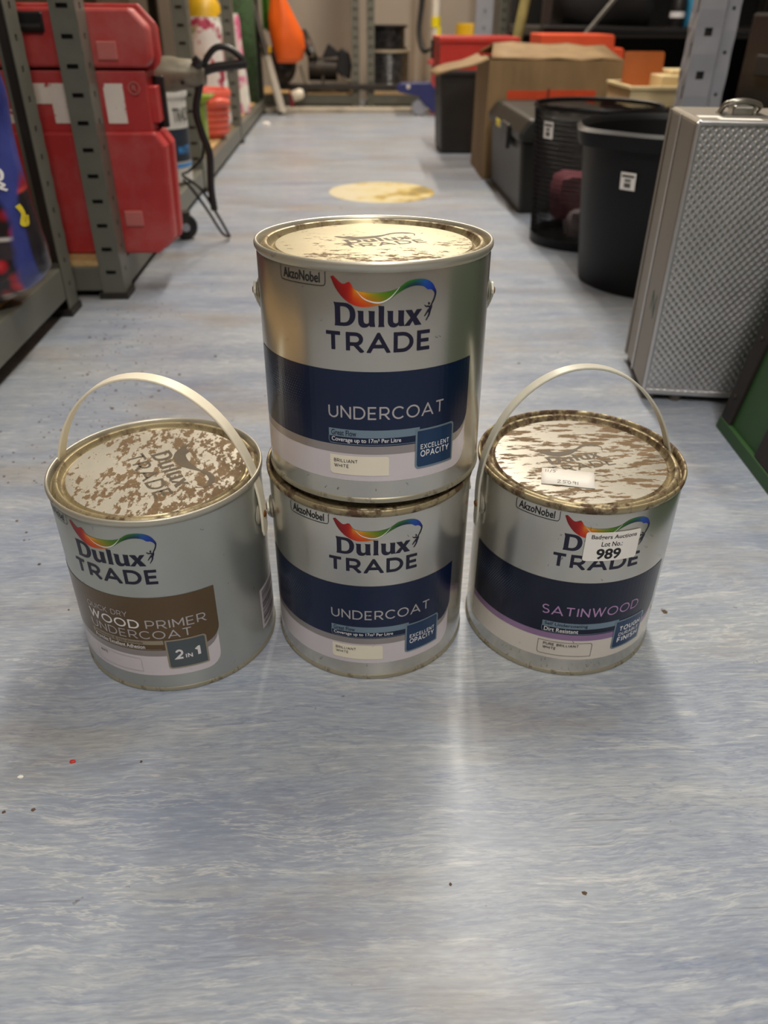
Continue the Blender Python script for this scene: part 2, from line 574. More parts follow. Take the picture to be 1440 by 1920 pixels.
def ribbon_mat():
    t = NT('rainbow_ribbon_ink')
    a = t.n('ShaderNodeVertexColor', layer_name='Col')
    t.p(Base_Color=a.outputs[0], Roughness=0.32)
    return t.m
M_ribbon = ribbon_mat()

def rust_mat(name, thr, stretch, rot, seed, cream, rust, grad=None, wid=0.04, scale=42):
    """worn tin lid: bare warm metal with brown rust flakes"""
    t = NT(name)
    c = t.coord(stretch, (0, 0, rot), (seed, seed * 0.7, 0))
    f = t.noise(c, scale, 7, 0.68)
    f2 = t.noise(t.coord((1, 1, 1), (0, 0, 0), (seed, 0, 0)), 14, 3)
    v = t.mth('ADD', f, t.mth('MULTIPLY', t.mth('SUBTRACT', f2, 0.5), 0.30))
    if grad:   # wear that grows towards one side of the lid
        tc = t.n('ShaderNodeTexCoord')
        sx = t.n('ShaderNodeSeparateXYZ', i_Vector=tc.outputs['Object'])
        g = t.mth('ADD', t.mth('MULTIPLY', sx.outputs[0], grad[0]), t.mth('MULTIPLY', sx.outputs[1], grad[1]))
        v = t.mth('ADD', v, g)
    m = t.ramp(v, step(thr, thr + wid))
    rc = t.ramp(t.noise(c, scale * 3, 4), [(0.3, tuple(x * 0.7 for x in rust[:3]) + (1,)), (0.7, rust)])
    cc = t.mix(m, t.ramp(t.noise(c, 18, 3), [(0.3, tuple(x * 0.88 for x in cream[:3]) + (1,)), (0.7, cream)]), rc)
    t.p(Base_Color=cc)
    mm = t.n('ShaderNodeMapRange', i_Value=m)
    mm.inputs[3].default_value = 0.6
    mm.inputs[4].default_value = 0.05
    t.p(Metallic=mm.outputs[0])
    rr = t.n('ShaderNodeMapRange', i_Value=m)
    rr.inputs[3].default_value = 0.40
    rr.inputs[4].default_value = 0.75
    t.p(Roughness=rr.outputs[0])
    t.bump(m, 0.35, 0.0003)
    return t.m
CREAM = rgb(224, 220, 206)
RUST = rgb(128, 104, 74)
M_lidT = rust_mat('speckled_tin_lid', 0.585, (0.8, 1.7, 1), -0.35, 1.7, rgb(212, 203, 172), RUST, (0.3, -0.9), 0.03, 130)
M_lidC = rust_mat('plain_tin_lid', 0.60, (1, 1, 1), 0.0, 5.0, CREAM, RUST)
M_lidL = rust_mat('flaked_tin_lid', 0.492, (1.5, 0.8, 1), 0.45, 3.1, CREAM, RUST, (0.75, -0.55), 0.03, 105)
M_lidR = rust_mat('streaked_tin_lid', 0.492, (0.55, 1.9, 1), -0.35, 9.4, rgb(190, 186, 174), RUST, (0.1, 0.25), 0.03, 78)
M_rimrust = rust_mat('rusty_tin_rim', 0.44, (1, 1, 1), 0, 2.2, rgb(176, 162, 128), rgb(92, 70, 48), None, 0.14, 80)
M_bronze = rust_mat('bronzed_tin_channel', 0.465, (1, 1, 1), 0, 6.6, rgb(186, 172, 136), rgb(96, 74, 48), None, 0.16, 60)
M_rimclean = rust_mat('tarnished_tin_rim', 0.66, (1, 1, 1), 0, 4.4, rgb(200, 196, 182), rgb(110, 88, 60), None, 0.10, 55)
M_baserust = rust_mat('rusty_tin_base', 0.56, (1, 1, 0.6), 0, 7.2, rgb(176, 170, 150), rgb(92, 70, 46), None, 0.10, 60)

R_CAN = 82.5     # millimetres; label drawings are in millimetres along the wall (u) and up from the foot (v)
def wrap(bm, layer, u0, stepu=4.0):
    xs = [v.co.x for v in bm.verts]
    x = math.floor(min(xs) / stepu) * stepu
    while x < max(xs):
        geom = list(bm.verts) + list(bm.edges) + list(bm.faces)
        bmesh.ops.bisect_plane(bm, geom=geom, plane_co=(x, 0, 0), plane_no=(1, 0, 0))
        x += stepu
    r = (R_CAN + 0.10 + 0.09 * layer) * 0.001
    for v in bm.verts:
        a = (v.co.x + u0) / R_CAN
        v.co = Vector((r * math.sin(a), -r * math.cos(a), v.co.y * 0.001))
    return bm

# brand lettering outlines (millimetres, letter foot at 0)
def brand_polys():
    D = [[(0, 15.2), (1.0, 14.9), (6.2, 14.9)] + bez((6.2, 14.9), (11.6, 14.9), (14.2, 11.8), (14.2, 7.6)) + bez((14.2, 7.6), (14.2, 3.0), (11.2, 0), (6.4, 0)) + [(0.4, 0), (0.75, 2.0), (0.75, 12.6)],
         [(4.3, 12.6)] + [(4.3, 2.2), (6.2, 2.2)] + bez((6.2, 2.2), (9.4, 2.2), (10.6, 4.6), (10.6, 7.6)) + bez((10.6, 7.6), (10.6, 10.8), (9.2, 12.6), (6.0, 12.6))]
    u = [[(0, 10.3), (3.9, 10.1), (3.9, 4.6)] + bez((3.9, 4.6), (3.9, 2.6), (4.8, 2.0), (5.8, 2.0)) + bez((5.8, 2.0), (6.9, 2.0), (7.3, 2.7), (7.3, 3.4)) + [(7.3, 9.6), (6.8, 10.3), (11.0, 10.1), (10.9, 3.6), (11.3, 0.1), (7.9, 0.1), (7.6, 1.0)]
         + bez((7.6, 1.0), (6.4, -0.2), (5.4, -0.5), (4.3, -0.5)) + bez((4.3, -0.5), (1.8, -0.5), (0.5, 1.2), (0.5, 4.0)) + [(0.5, 9.0)]]
    l = [[(0, 13.6), (3.8, 13.2), (3.7, 1.5), (4.1, 0), (-0.1, 0), (0.3, 1.5), (0.3, 12.4)]]
    x = [[(0.0, 10.1), (4.4, 10.1), (5.9, 7.4), (7.7, 10.1), (11.3, 10.1), (7.6, 5.4), (11.2, 0), (6.6, 0), (5.0, 3.0), (3.0, 0), (-0.6, 0), (3.6, 5.0)]]
    return [(D, 0), (u, 15.4), (l, 28.6), (u, 34.2), (x, 46.0)]
def brand_flat():
    parts = []
    for i, (polys, dx) in enumerate(brand_polys()):
        b = flat(outline_mesh('brand%d' % i, polys))
        for v in b.verts:
            v.co.x += dx - 28.2
            v.co.y += 129.6
        parts.append(b)
    return merge(*parts)
LOW = [(150, 140), (200, 260), (280, 370), (380, 440), (490, 465), (640, 445), (760, 385), (860, 310), (950, 260), (1040, 240), (1130, 255), (1180, 295), (1225, 300), (1265, 345), (1258, 400), (1222, 482)]
UPP = [(180, 130), (275, 215), (350, 190), (405, 270), (500, 298), (640, 303), (760, 288), (860, 255), (950, 190), (1050, 168), (1150, 178), (1230, 225), (1275, 300), (1287, 345), (1268, 420), (1234, 484)]
CU = [(200, 40, 34), (206, 48, 36), (214, 66, 36), (238, 196, 40), (240, 208, 36), (176, 198, 46), (140, 180, 44), (122, 172, 50), (124, 182, 76), (96, 176, 150), (70, 160, 206), (60, 132, 204), (54, 100, 180), (44, 70, 150), (32, 40, 100), (22, 20, 56)]
CL = [(170, 30, 30), (176, 34, 30), (190, 46, 28), (222, 92, 28), (232, 130, 30), (226, 176, 40), (160, 190, 50), (112, 166, 60), (40, 120, 130), (40, 104, 140), (64, 140, 200), (70, 130, 210), (60, 110, 200), (40, 60, 140), (28, 36, 92), (22, 20, 56)]
def px2mm(p):
    return ((p[0] - 180) * 0.0606 - 28.0, 144.8 - (p[1] - 420) * 0.0555)
def ribbon_flat():
    bm = bmesh.new()
    cl = bm.loops.layers.color.new('Col')
    L = catmull([(*px2mm(p), 0) for p in LOW], 3)
    U = catmull([(*px2mm(p), 0) for p in UPP], 3)
    n = len(L)
    rows = 4
    grid = []
    for i in range(n):
        f = i / (n - 1) * (len(CU) - 1)
        k = min(int(f), len(CU) - 2)
        g = f - k
        cu = [CU[k][j] * (1 - g) + CU[k + 1][j] * g for j in range(3)]
        cd = [CL[k][j] * (1 - g) + CL[k + 1][j] * g for j in range(3)]
        col = []
        for r in range(rows + 1):
            s = r / rows
            c = rgb(*[cd[j] * (1 - s) + cu[j] * s for j in range(3)])
            col.append((bm.verts.new(L[i].lerp(U[i], s)), c))
        grid.append(col)
    for i in range(n - 1):
        for r in range(rows):
            q = [grid[i][r], grid[i + 1][r], grid[i + 1][r + 1], grid[i][r + 1]]
            f = bm.faces.new([a[0] for a in q])
            for lp, a in zip(f.loops, q):
                lp[cl] = a[1]
    return bm
def strip2d(pts, wd):
    """a thin drawn line of varying width, in the plane"""
    bm = bmesh.new()
    P = catmull([(x, y, 0) for x, y in pts], 4)
    prev = None
    for i, p in enumerate(P):
        d = (P[min(i + 1, len(P) - 1)] - P[max(i - 1, 0)]).normalized()
        nrm = Vector((-d.y, d.x, 0))
        ww = (wd(i / (len(P) - 1)) if callable(wd) else wd) / 2
        cur = (bm.verts.new(p + nrm * ww), bm.verts.new(p - nrm * ww))
        if prev:
            bm.faces.new((prev[0], prev[1], cur[1], cur[0]))
        prev = cur
    return bm
def figure_flat():
    m = lambda *ps: [px2mm(p) for p in ps]
    head = poly([(px2mm((1202, 458))[0] + 0.65 * math.cos(a * PI / 6), px2mm((1202, 458))[1] + 0.85 * math.sin(a * PI / 6)) for a in range(12)])
    return merge(head,
                 strip2d(m((1152, 470), (1168, 490), (1195, 490), (1215, 500)), lambda s: 0.5 + s * 0.7),
                 strip2d(m((1234, 480), (1226, 505), (1215, 530), (1205, 560)), lambda s: 0.8 + 1.0 * math.sin(s * PI)),
                 strip2d(m((1205, 525), (1180, 560), (1152, 602)), lambda s: 1.3 - s * 0.8),
                 strip2d(m((1216, 530), (1205, 590), (1172, 652)), lambda s: 1.5 - s * 1.0))

def dots_flat():
    bm = bmesh.new()
    k = 0
    v = 60.0
    while v < 98:
        u = -108 + (k % 2) * 1.1
        while u < -44:
            fade = max(0.0, min(1.0, (-44 - u) / 34)) * max(0.15, 1 - abs(v - 80) / 26)
            rr = 0.62 * fade
            if rr > 0.14:
                q = [bm.verts.new((u + rr * math.cos(a * PI / 3), v + rr * math.sin(a * PI / 3), 0)) for a in range(6)]
                bm.faces.new(q)
            u += 2.2
        v += 1.9
        k += 1
    return bm

def decal(name, bm2d, layer, u0, mat, parent, label=None):
    o = obj(name, wrap(bm2d, layer, u0), mat, parent, recalc=False)
    if label:
        o['label'] = label
    return o

def lid_lettering(parent, z, scale, rot, dx, dy):
    """brand drawing printed flat on the lid"""
    def place(bm):
        for v in bm.verts:
            v.co = Matrix.Rotation(rot, 3, 'Z') @ Vector(((v.co.x - 1) * scale * 0.001, (v.co.y - 134) * scale * 0.001, 0)) + Vector((dx, dy, z))
        return bm
    obj('lid_lettering', place(brand_flat()), M_lidink, parent, recalc=False)
    obj('lid_lettering', place(caps('TRADE', 0.17, (-34, 112.5, 35, 125.7))), M_lidink, parent, recalc=False)
    obj('lid_ribbon', place(ribbon_flat()), M_lidink, parent, recalc=False)

def strap_mesh(a, b, skew=0.0, wid=0.011, th=0.0020, n=40, tail=True):
    """bail handle strap: half ellipse in the x-z plane, pivots at (+-a, 0, 0)"""
    bm = bmesh.new()
    rings = []
    e = 1.0 if tail else 0.3
    ts = [-0.18 * e, -0.12 * e] + [PI * i / n for i in range(n + 1)] + [PI + 0.12 * e, PI + 0.18 * e]
    for t in ts:
        x, z = a * math.cos(t), b * math.sin(t)
        if t < 0:
            x, z = a, b * t
        if t > PI:
            x, z = -a, b * (PI - t)
        x += skew * max(0, math.sin(t))
        nx, nz = math.cos(t), math.sin(t) * a / b
        if t < 0 or t > PI:
            nx, nz = (1, 0) if t < 0 else (-1, 0)
        L = math.hypot(nx, nz)
        nx, nz = nx / L * th / 2, nz / L * th / 2
        ww = wid / 2 * (0.55 if (t < -0.15 * e or t > PI + 0.15 * e) else 1.0)
        rings.append([bm.verts.new((x + nx * s, ww * q, z + nz * s)) for s, q in ((1, -1), (1, 1), (-1, 1), (-1, -1))])
    for A, B in zip(rings, rings[1:]):
        for k in range(4):
            bm.faces.new((A[k], A[(k + 1) % 4], B[(k + 1) % 4], B[k]))
    bm.faces.new(rings[0][::-1])
    bm.faces.new(rings[-1])
    return bm

PROF_BODY = [(82.3, 4.2), (82.5, 6), (82.5, 60), (82.5, 120), (82.5, 161), (82.1, 163.5)]
PROF_BASE = [(0, 2.0), (78.6, 2.0), (79.6, 0.4), (81.6, 0.0), (83.1, 0.6), (83.4, 2.0), (83.2, 3.4), (82.3, 4.4)]
PROF_RIM = [(82.1, 163.3), (83.1, 164.6), (83.9, 166.2), (84.0, 168.0), (83.5, 169.5), (82.6, 170.0), (81.5, 169.4), (80.9, 167.5), (80.6, 163.0)]
PROF_LID = [(80.6, 163.4), (79.8, 163.0), (79.0, 164.2), (78.2, 166.8), (77.2, 168.0), (76.0, 168.3), (74.8, 167.8), (73.8, 165.8), (73.0, 163.6), (72.0, 163.0), (70.8, 163.4), (70.0, 164.9), (69.2, 165.5), (68.2, 165.6), (40, 165.6), (0, 165.6)]
mm = lambda P: [(r * 0.001, z * 0.001) for r, z in P]

def paint_can(label, loc, kind, u0, lidmat, rimmat, axis, handle, strapmat, strap_w, tilt=0.0, skew=0.0, lid=(0.8, 0.0, 0, 0), bh=0.112):
    c = thing('paint_can', label, 'paint can', loc)
    c.rotation_euler = (-tilt, 0, 0)
    silver = M_silver_dull if kind == 'primer' else M_silver
    body = obj('body', lathe(mm(PROF_BODY), 128), silver, c, smooth=35)
    obj('base_seam', lathe(mm(PROF_BASE), 128), M_baserust, c, smooth=50)
    obj('top_rim', lathe(mm(PROF_RIM), 128), M_rimclean if rimmat is None else rimmat, c, smooth=60)
    ld = obj('lid', lathe(mm(PROF_LID[12:]), 128), lidmat, c, smooth=40)
    obj('lid_channel', lathe(mm(PROF_LID[:13]), 128), M_bronze if rimmat is M_rimclean else M_rimrust, c, smooth=40)
    lid_lettering(ld, 0.16572, *lid)
    # printed label, layer on layer
    band = {'undercoat': M_navy, 'primer': M_brown, 'satin': M_navy_dark}[kind]
    strip = M_purple if kind == 'satin' else M_greystrip
    white = M_creamink if kind == 'satin' else M_whiteink
    L = -112
    lab = obj('label_print', wrap(poly(rrect(L, 18.2, 73.6, 90, (0, 13, 0, 0))), 0, u0), white, c, recalc=False)
    lab['label'] = 'white lower band of the printed label'
    decal('label_strip', poly(rrect(L, 39.2, 73.6, 92, (0, 15, 0, 0))), 1, u0, strip, lab)
    decal('label_band', poly(rrect(L, 45.5, 75.2, 99.4, (0, 15, 0, 0))), 2, u0, band, lab)
    if kind != 'primer':
        d = decal('halftone_dots', dots_flat(), 3, u0, M_dot, lab)
        d['kind'] = 'stuff'
    decal('ribbon', ribbon_flat(), 2, u0, M_ribbon, lab, 'rainbow paint ribbon')
    m = lambda *ps: [px2mm(p) for p in ps]
    decal('ribbon_highlight', strip2d(m((425, 285), (500, 370), (610, 412), (700, 405), (785, 350), (870, 245)), lambda s: 0.2 + 0.7 * math.sin(s * PI)), 3, u0, M_textwhite, lab)
    decal('figure', figure_flat(), 3, u0, M_textnavy, lab)
    decal('brand_lettering', brand_flat(), 2, u0, M_textnavy, lab)
    decal('trade_lettering', caps('TRADE', 0.215, (-34, 112.5, 35.2, 125.8)), 2, u0, M_textnavy, lab)
    fr = merge(strip2d([(-69.4, 162.8), (-69.4, 157), (-69.0, 155), (-67.4, 154.0), (-60, 153.8), (-45, 153.8), (-35.6, 154.0), (-33.9, 155.2), (-33.5, 157), (-33.5, 162.8)], 0.45))
    decal('maker_frame', fr, 2, u0, M_textblack, lab)
    decal('maker_lettering', flat(text_mesh('AkzoNobel', 0.012), (-66.8, 155.6, -37.2, 162.0)), 2, u0, M_textblack, lab)
    if kind == 'undercoat':
        decal('product_lettering', caps('UNDERCOAT', 0.14, (-34, 65.6, 48.6, 75.0)), 4, u0, M_textgrey, lab)
        l1, l2, box_lines, btext = 'Great Flow', 'Coverage up to 17m\u00b2 Per Litre', ('BRILLIANT', 'WHITE'), [('EXCELLENT', 31.0, 55.2, 40.4, 44.2, 0.19), ('OPACITY', 31.0, 55.2, 34.4, 39.4, 0.21)]
        w1, w2 = -14.5, 16.5
    elif kind == 'satin':
        decal('product_lettering', caps('SATINWOOD', 0.14, (-36, 65.0, 47.5, 74.4)), 4, u0, M_textlilac, lab)
        l1, l2, box_lines, btext = 'Self Undercoating', 'Dirt Resistant', ('PURE BRILLIANT', 'WHITE'), [('TOUGH', 32.5, 56.0, 43.6, 49.0, 0.24), ('DURABLE', 32.5, 55.0, 38.4, 42.0, 0.19), ('FINISH', 32.0, 55.5, 31.4, 37.0, 0.24)]
        w1, w2 = 2.5, -4.5
    else:
        decal('product_lettering', caps('QUICK DRY', 0.13, (-33.5, 79.4, 6.0, 84.8)), 4, u0, M_textgrey, lab)
        decal('product_lettering', caps('WOOD', 0.17, (-33.5, 68.4, 14.0, 77.2)), 4, u0, M_textwhite, lab)
        decal('product_lettering', caps('PRIMER', 0.13, (19.0, 68.4, 66.0, 77.2)), 4, u0, M_textgrey, lab)
        decal('product_lettering', caps('UNDERCOAT', 0.13, (-33.5, 58.0, 53.0, 66.4)), 4, u0, M_textgrey, lab)
        l1, l2, box_lines, btext = 'Softwoods & Hardwoods', 'Provides Excellent Adhesion', ('WHITE',), [('2', 36.2, 43.8, 35.2, 45.4, 0.24), ('IN', 45.4, 50.8, 35.2, 40.0, 0.22), ('1', 53.0, 57.4, 35.2, 45.4, 0.26)]
        w1, w2 = 14.0, 15.0
    sb = 57.6 if kind != 'primer' else 56.0
    decal('claim_strip', poly(rrect(-34.2, 51.8, 30, sb, 0)), 3, u0, M_taupestrip if kind == 'primer' else M_steelblue, lab)
    decal('claim_frame', strip2d([(-34.2, 52), (-34.2, 48.5), (-33.2, 46.9), (-31, 46.6), (-10, 46.6), (10, 46.6), (28, 46.6)], 0.4), 3, u0, M_taupestrip if kind == 'primer' else M_steelblue, lab)
    decal('claim_lettering', flat(text_mesh(l1, 0.010), (-32.4, 52.6, w1, 56.8 if kind != 'primer' else 55.4)), 4, u0, M_textnavy if kind != 'primer' else M_brown, lab)
    decal('claim_lettering', flat(text_mesh(l2, 0.010), (-32.2, 47.3, w2, 51.4)), 4, u0, M_textwhite, lab)
    # badge
    b0, b1, bv0, bv1 = 27.0, 59.4, 25.4, 56.0
    if kind == 'primer':
        b0, b1 = 31.0, 63.5
    decal('badge_rim', poly(rrect(b0, bv0, b1, bv1, (3, 1, 3, 0.5))), 5, u0, M_taupestrip if kind == 'primer' else M_badgerim, lab)
    decal('badge', poly(rrect(b0 + 1.4, bv0 + 1.4, b1 - 1.4, bv1 - 1.4, (2, 0.5, 2, 0.3))), 6, u0, M_badgegrey if kind == 'primer' else M_badgeblue, lab)
    for s, a, b, v0, v1, bo in btext:
        decal('badge_lettering', caps(s, bo, (a, v0, b, v1)), 7, u0, M_textwhite, lab)
    # colour name box
    if kind == 'undercoat':
        decal('colour_sticker', poly(rrect(-34.0, 22.6, 8.2, 37.6, (2.6, 0.2, 2.0, 0.2))), 3, u0, M_stickcream, lab, 'cream colour sticker')
    else:
        decal('colour_frame', frame2d('cf', rrect(-35.5, 21.8, 9.5, 36.6, (2.6, 0.6, 2.6, 0.3)), rrect(-35.1, 22.2, 9.1, 36.2, (2.3, 0.4, 2.3, 0.2))), 3, u0, M_textgrey if kind == 'primer' else M_pencil, lab)
    for i, s in enumerate(box_lines):
        wdt = {'BRILLIANT': 17, 'WHITE': 10.6, 'PURE BRILLIANT': 29}[s] * (1 if kind != 'primer' else 0.75)
        decal('colour_lettering', caps(s, 0.18, (-31, 32.0 - 4.1 * i, -31 + wdt, 34.7 - 4.1 * i)), 4, u0, M_textblack, lab)
    if kind == 'primer':
        decal('barcode_panel', poly(rrect(122.5, 20.5, 168, 63, 0.3)), 1, u0, M_whiteink, lab)
        bars = bmesh.new()
        u = 61.0
        rnd = random.Random(3)
        v = 23.0
        while v < 60:
            h = rnd.choice((0.35, 0.6, 0.9))
            q = [bars.verts.new(p) for p in ((125.5, v, 0), (160, v, 0), (160, v + h, 0), (125.5, v + h, 0))]
            bars.faces.new(q)
            v += h + rnd.choice((0.5, 0.8, 1.1))
        decal('barcode', bars, 2, u0, M_textblack, lab)
    # specks of rust on the wall
    rs = random.Random(kind + str(round(loc[2], 2)))
    spk = bmesh.new()
    for k in range({'undercoat': 26, 'satin': 60, 'primer': 22}[kind]):
        uu = rs.uniform(-88, 95) - u0
        vv = rs.choice((rs.uniform(5, 17), rs.uniform(5, 160), rs.uniform(100, 160)))
        r_ = rs.uniform(0.16, 0.48)
        n_ = rs.choice((1, 1, 2, 3))
        for q in range(n_):
            du, dv = rs.gauss(0, 0.9) * (q > 0), rs.gauss(0, 0.7) * (q > 0)
            spk.faces.new([spk.verts.new((uu + du + r_ * rs.uniform(0.6, 1.5) * math.cos(a), vv + dv + r_ * rs.uniform(0.5, 1.1) * math.sin(a), 0)) for a in (0.2, 1.3, 2.4, 3.6, 4.9)])
    so_ = decal('rust_specks', spk, 8, u0, M_speck, c)
    so_['kind'] = 'stuff'
    # ears and bail handle; axis = compass angle of one pivot, measured like u
    za = 0.132
    for s in (0, PI):
        a = axis + s
        P = Vector((math.sin(a), -math.cos(a), 0))
        ear = obj('ear', lathe([(0, 0.0022), (0.0055, 0.0020), (0.0085, 0.0012), (0.0095, 0)], 20), M_rimclean, c, smooth=50)
        ear.matrix_local = Matrix.Translation((P.x * 0.0824, P.y * 0.0824, za)) @ P.to_track_quat('Z', 'Y').to_matrix().to_4x4()
        rv = obj('rivet', lathe([(0, 0.0016), (0.0022, 0.0012), (0.0030, 0)], 14), M_rivet, c, smooth=50)
        rv.matrix_local = Matrix.Translation((P.x * 0.0868, P.y * 0.0868, za)) @ P.to_track_quat('Z', 'Y').to_matrix().to_4x4()
    h = obj('handle', strap_mesh(0.0858, bh, skew, strap_w, tail=(handle == 0.0)), strapmat, c, smooth=40, bevel=0.0006)
    h.matrix_local = Matrix.Translation((0, 0, za)) @ Matrix.Rotation(axis - PI / 2, 4, 'Z') @ Matrix.Rotation(-handle, 4, 'X')
    return c

TILT = 0.047
canL = paint_can('wood primer undercoat paint can with brown label and upright white strap handle', (-0.1557, 0.5424, 0), 'primer', -25.5, M_lidL, M_rimclean, math.radians(78), 0.0, M_strap, 0.0115, lid=(1.08, math.radians(-60), 0.010, -0.003))
canC = paint_can('lower undercoat paint can with navy label underneath another can', (0.0154, 0.5501, 0), 'undercoat', -0.5, M_lidC, M_rimrust, math.radians(100), math.radians(131), M_strapclear, 0.010, lid=(0.8, 0.2, 0, 0))
canT = paint_can('upper undercoat paint can with navy label stacked on another can', (0.0188, 0.5505, 0.1716), 'undercoat', -0.5, M_lidT, M_rimclean, math.radians(88), math.radians(131), M_strapclear, 0.010, tilt=TILT, lid=(0.86, 0.32, 0.004, 0.006))
canR = paint_can('satinwood paint can with lilac lettering and white lot number sticker', (0.1884, 0.5477, 0), 'satin', -1.0, M_lidR, M_rimrust, math.radians(99), 0.0, M_strapclear, 0.009, skew=-0.010, lid=(0.82, math.radians(14), -0.004, -0.001), bh=0.1145)
# the lot sticker on the satinwood can
st = obj('lot_sticker', wrap(poly(rrect(-12.4, 122.0, 30.6, 148.6, 2.0)), 9, -1.0), M_stickwhite, canR, recalc=False)
st['label'] = 'white lot number sticker'
rotl = 0.045
for s, a, b, v0, v1, bo in (('Badgers Auctions', -8.2, 27.4, 141.4, 146.2, 0.014), ('Lot No.:', 0.2, 16.6, 135.6, 140.0, 0.014), ('989', -2.6, 16.6, 123.6, 133.6, 0.03)):
    q = flat(text_mesh(s, bo), (a, v0, b, v1))
    obj('sticker_lettering', wrap(q, 10, -1.0), M_textblack, st, recalc=False)
# paper slip lying on its lid
sl = thing('paper_slip', 'small white paper slip with pencilled numbers on the satinwood can lid', 'paper', (0.1884 - 0.0180, 0.5477 - 0.0325, 0.1660), math.radians(-13.5))
pb = bmesh.new()
for i in range(9):
    for j in range(2):
        pb.verts.new((-0.0205 + 0.041 * i / 8, -0.0125 + 0.025 * j, 0.0004 * math.sin(i * 0.5) ** 2))
pb.verts.ensure_lookup_table()
for i in range(8):
    pb.faces.new([pb.verts[k] for k in (2 * i, 2 * i + 2, 2 * i + 3, 2 * i + 1)])
so = obj('sheet', pb, M_paper, sl, smooth=60)
so.modifiers.new('thick', 'SOLIDIFY').thickness = 0.0002
def pen(strokes, ox, oy, s):
    bms = []
    for st_ in strokes:
        b = strip2d([(ox + x * s, oy + y * s) for x, y in st_], 0.00046)
        bms.append(b)
    b = merge(*bms)
    for v in b.verts:
        v.co.z = 0.00035 + 0.0004 * math.sin((v.co.x + 0.0205) / 0.041 * 8 * 0.5) ** 2
    return b
g = {'1': [[(0, 1), (-0.05, 0)]], '/': [[(0.3, 1.1), (-0.1, -0.1)]], '5': [[(0.6, 1), (0.15, 0.95), (0.1, 0.6), (0.4, 0.55), (0.45, 0.2), (0.05, 0.0)], [(0.55, 1.0), (0.9, 1.0)]],
     '2': [[(0, 0.8), (0.25, 1), (0.45, 0.75), (0, 0), (0.55, 0.05)]], '0': [[(0.25, 1), (0, 0.5), (0.25, 0), (0.5, 0.5), (0.25, 1)]], '9': [[(0.5, 0.8), (0.2, 1), (0, 0.7), (0.3, 0.5), (0.5, 0.85), (0.45, 0)]]}
def write(s, x, y, size):
    out = []
    for ch in s:
        for st_ in g[ch]:
            out.append([(x + px * size, y + py * size) for px, py in st_])
        x += size * (0.42 if ch in '1/' else 0.85)
    return out
obj('handwriting', pen(write('11/5', -0.0172, 0.0062, 0.0042) + write('25091', -0.008, -0.0098, 0.0046), 0, 0, 1), M_pencil, sl, recalc=False)

# ------------------------------------------------------------------ shelving
M_rack = pmat('grey_green_rack_paint', rgb(104, 104, 94), 0.42, 0.1, var=0.08, scale=14, dirt=rgb(132, 124, 106), dscale=12, dlo=0.6, dhi=0.85)
M_rackgrey = pmat('pale_grey_rack_paint', rgb(158, 160, 168), 0.4, 0.2, var=0.06, scale=14, dirt=rgb(120, 116, 112), dlo=0.62, dhi=0.8)
M_rackdark = pmat('dark_paint_and_slot_shade', rgb(44, 40, 36), 0.5, 0.1, var=0.15)  # dark paint of real parts, also the painted shade in the slots
M_board = pmat('chipboard_shelf', rgb(196, 162, 110), 0.7, var=0.2, scale=90, bump=0.1, dirt=rgb(120, 96, 64))
M_blackgap = pmat('black_shade_panel', rgb(22, 20, 19), 0.7, var=0.2)  # black that stands in for the darkness around the right shelf

def holed_strip(bm, w, h, pitch, hw, hh, z0, place):
    """sheet strip w wide with one hole (hw x hh) every pitch; place(a, z) -> 3D point"""
    n = int(h / pitch)
    def q(a0, a1, za, zb):
        bm.faces.new([bm.verts.new(place(a, z)) for a, z in ((a0, za), (a1, za), (a1, zb), (a0, zb))])
    m0, m1 = (w - hw) / 2, (w + hw) / 2
    z = 0.0
    q(0, w, 0, z0)
    for i in range(n):
        b = z0 + i * pitch
        h0, h1 = b + (pitch - hh) / 2, b + (pitch + hh) / 2
        q(0, w, b, h0)
        q(0, m0, h0, h1)
        q(m1, w, h0, h1)
        q(0, w, h1, b + pitch)
    q(0, w, z0 + n * pitch, h)
def angle_post(h=1.9, wa=0.042, wb=0.052):
    """slotted angle: plate along x at y = 0, flange along y at x = 0 (corner at the origin, plate runs to -x, flange to +y)"""
    bm = bmesh.new()
    holed_strip(bm, wa, h, 0.0425, 0.019, 0.007, 0.03, lambda a, z: (-a, 0, z))
    holed_strip(bm, wb, h, 0.0425, 0.009, 0.009, 0.03, lambda a, z: (0, a, z))
    bmesh.ops.remove_doubles(bm, verts=bm.verts, dist=1e-5)
    me = bpy.data.meshes.new('upright')
    bm.to_mesh(me)
    bm.free()
    me.materials.append(M_rack)
    return me
POST = angle_post()
BACK = bpy.data.meshes.new('slot_shade_strip')  # added dark strips: shade inside the post holes, done by colour
bkb = merge(box(-0.034, -0.008, 0.0055, 0.0065, 0.02, 1.88), box(-0.0065, -0.0055, 0.012, 0.044, 0.02, 1.88))
bkb.to_mesh(BACK)
BACK.materials.append(M_rackdark)
FOOT = bpy.data.meshes.new('foot')
fb = box(-0.05, 0.004, -0.004, 0.056, 0, 0.012)
fb.to_mesh(FOOT)
FOOT.materials.append(M_rackdark)
def post(parent, x, y, sx, sy):
    p = obj('upright', POST, None, parent, loc=(x, y, 0))
    p.scale = (sx, sy, 1)
    md = p.modifiers.new('thick', 'SOLIDIFY')
    md.thickness = 0.002
    bk = obj('slot_shade_strip', BACK, None, parent, loc=(x, y, 0))
    bk.scale = (sx, sy, 1)
    f = obj('foot', FOOT, None, parent, loc=(x, y, 0))
    f.scale = (sx, sy, 1)
    return p
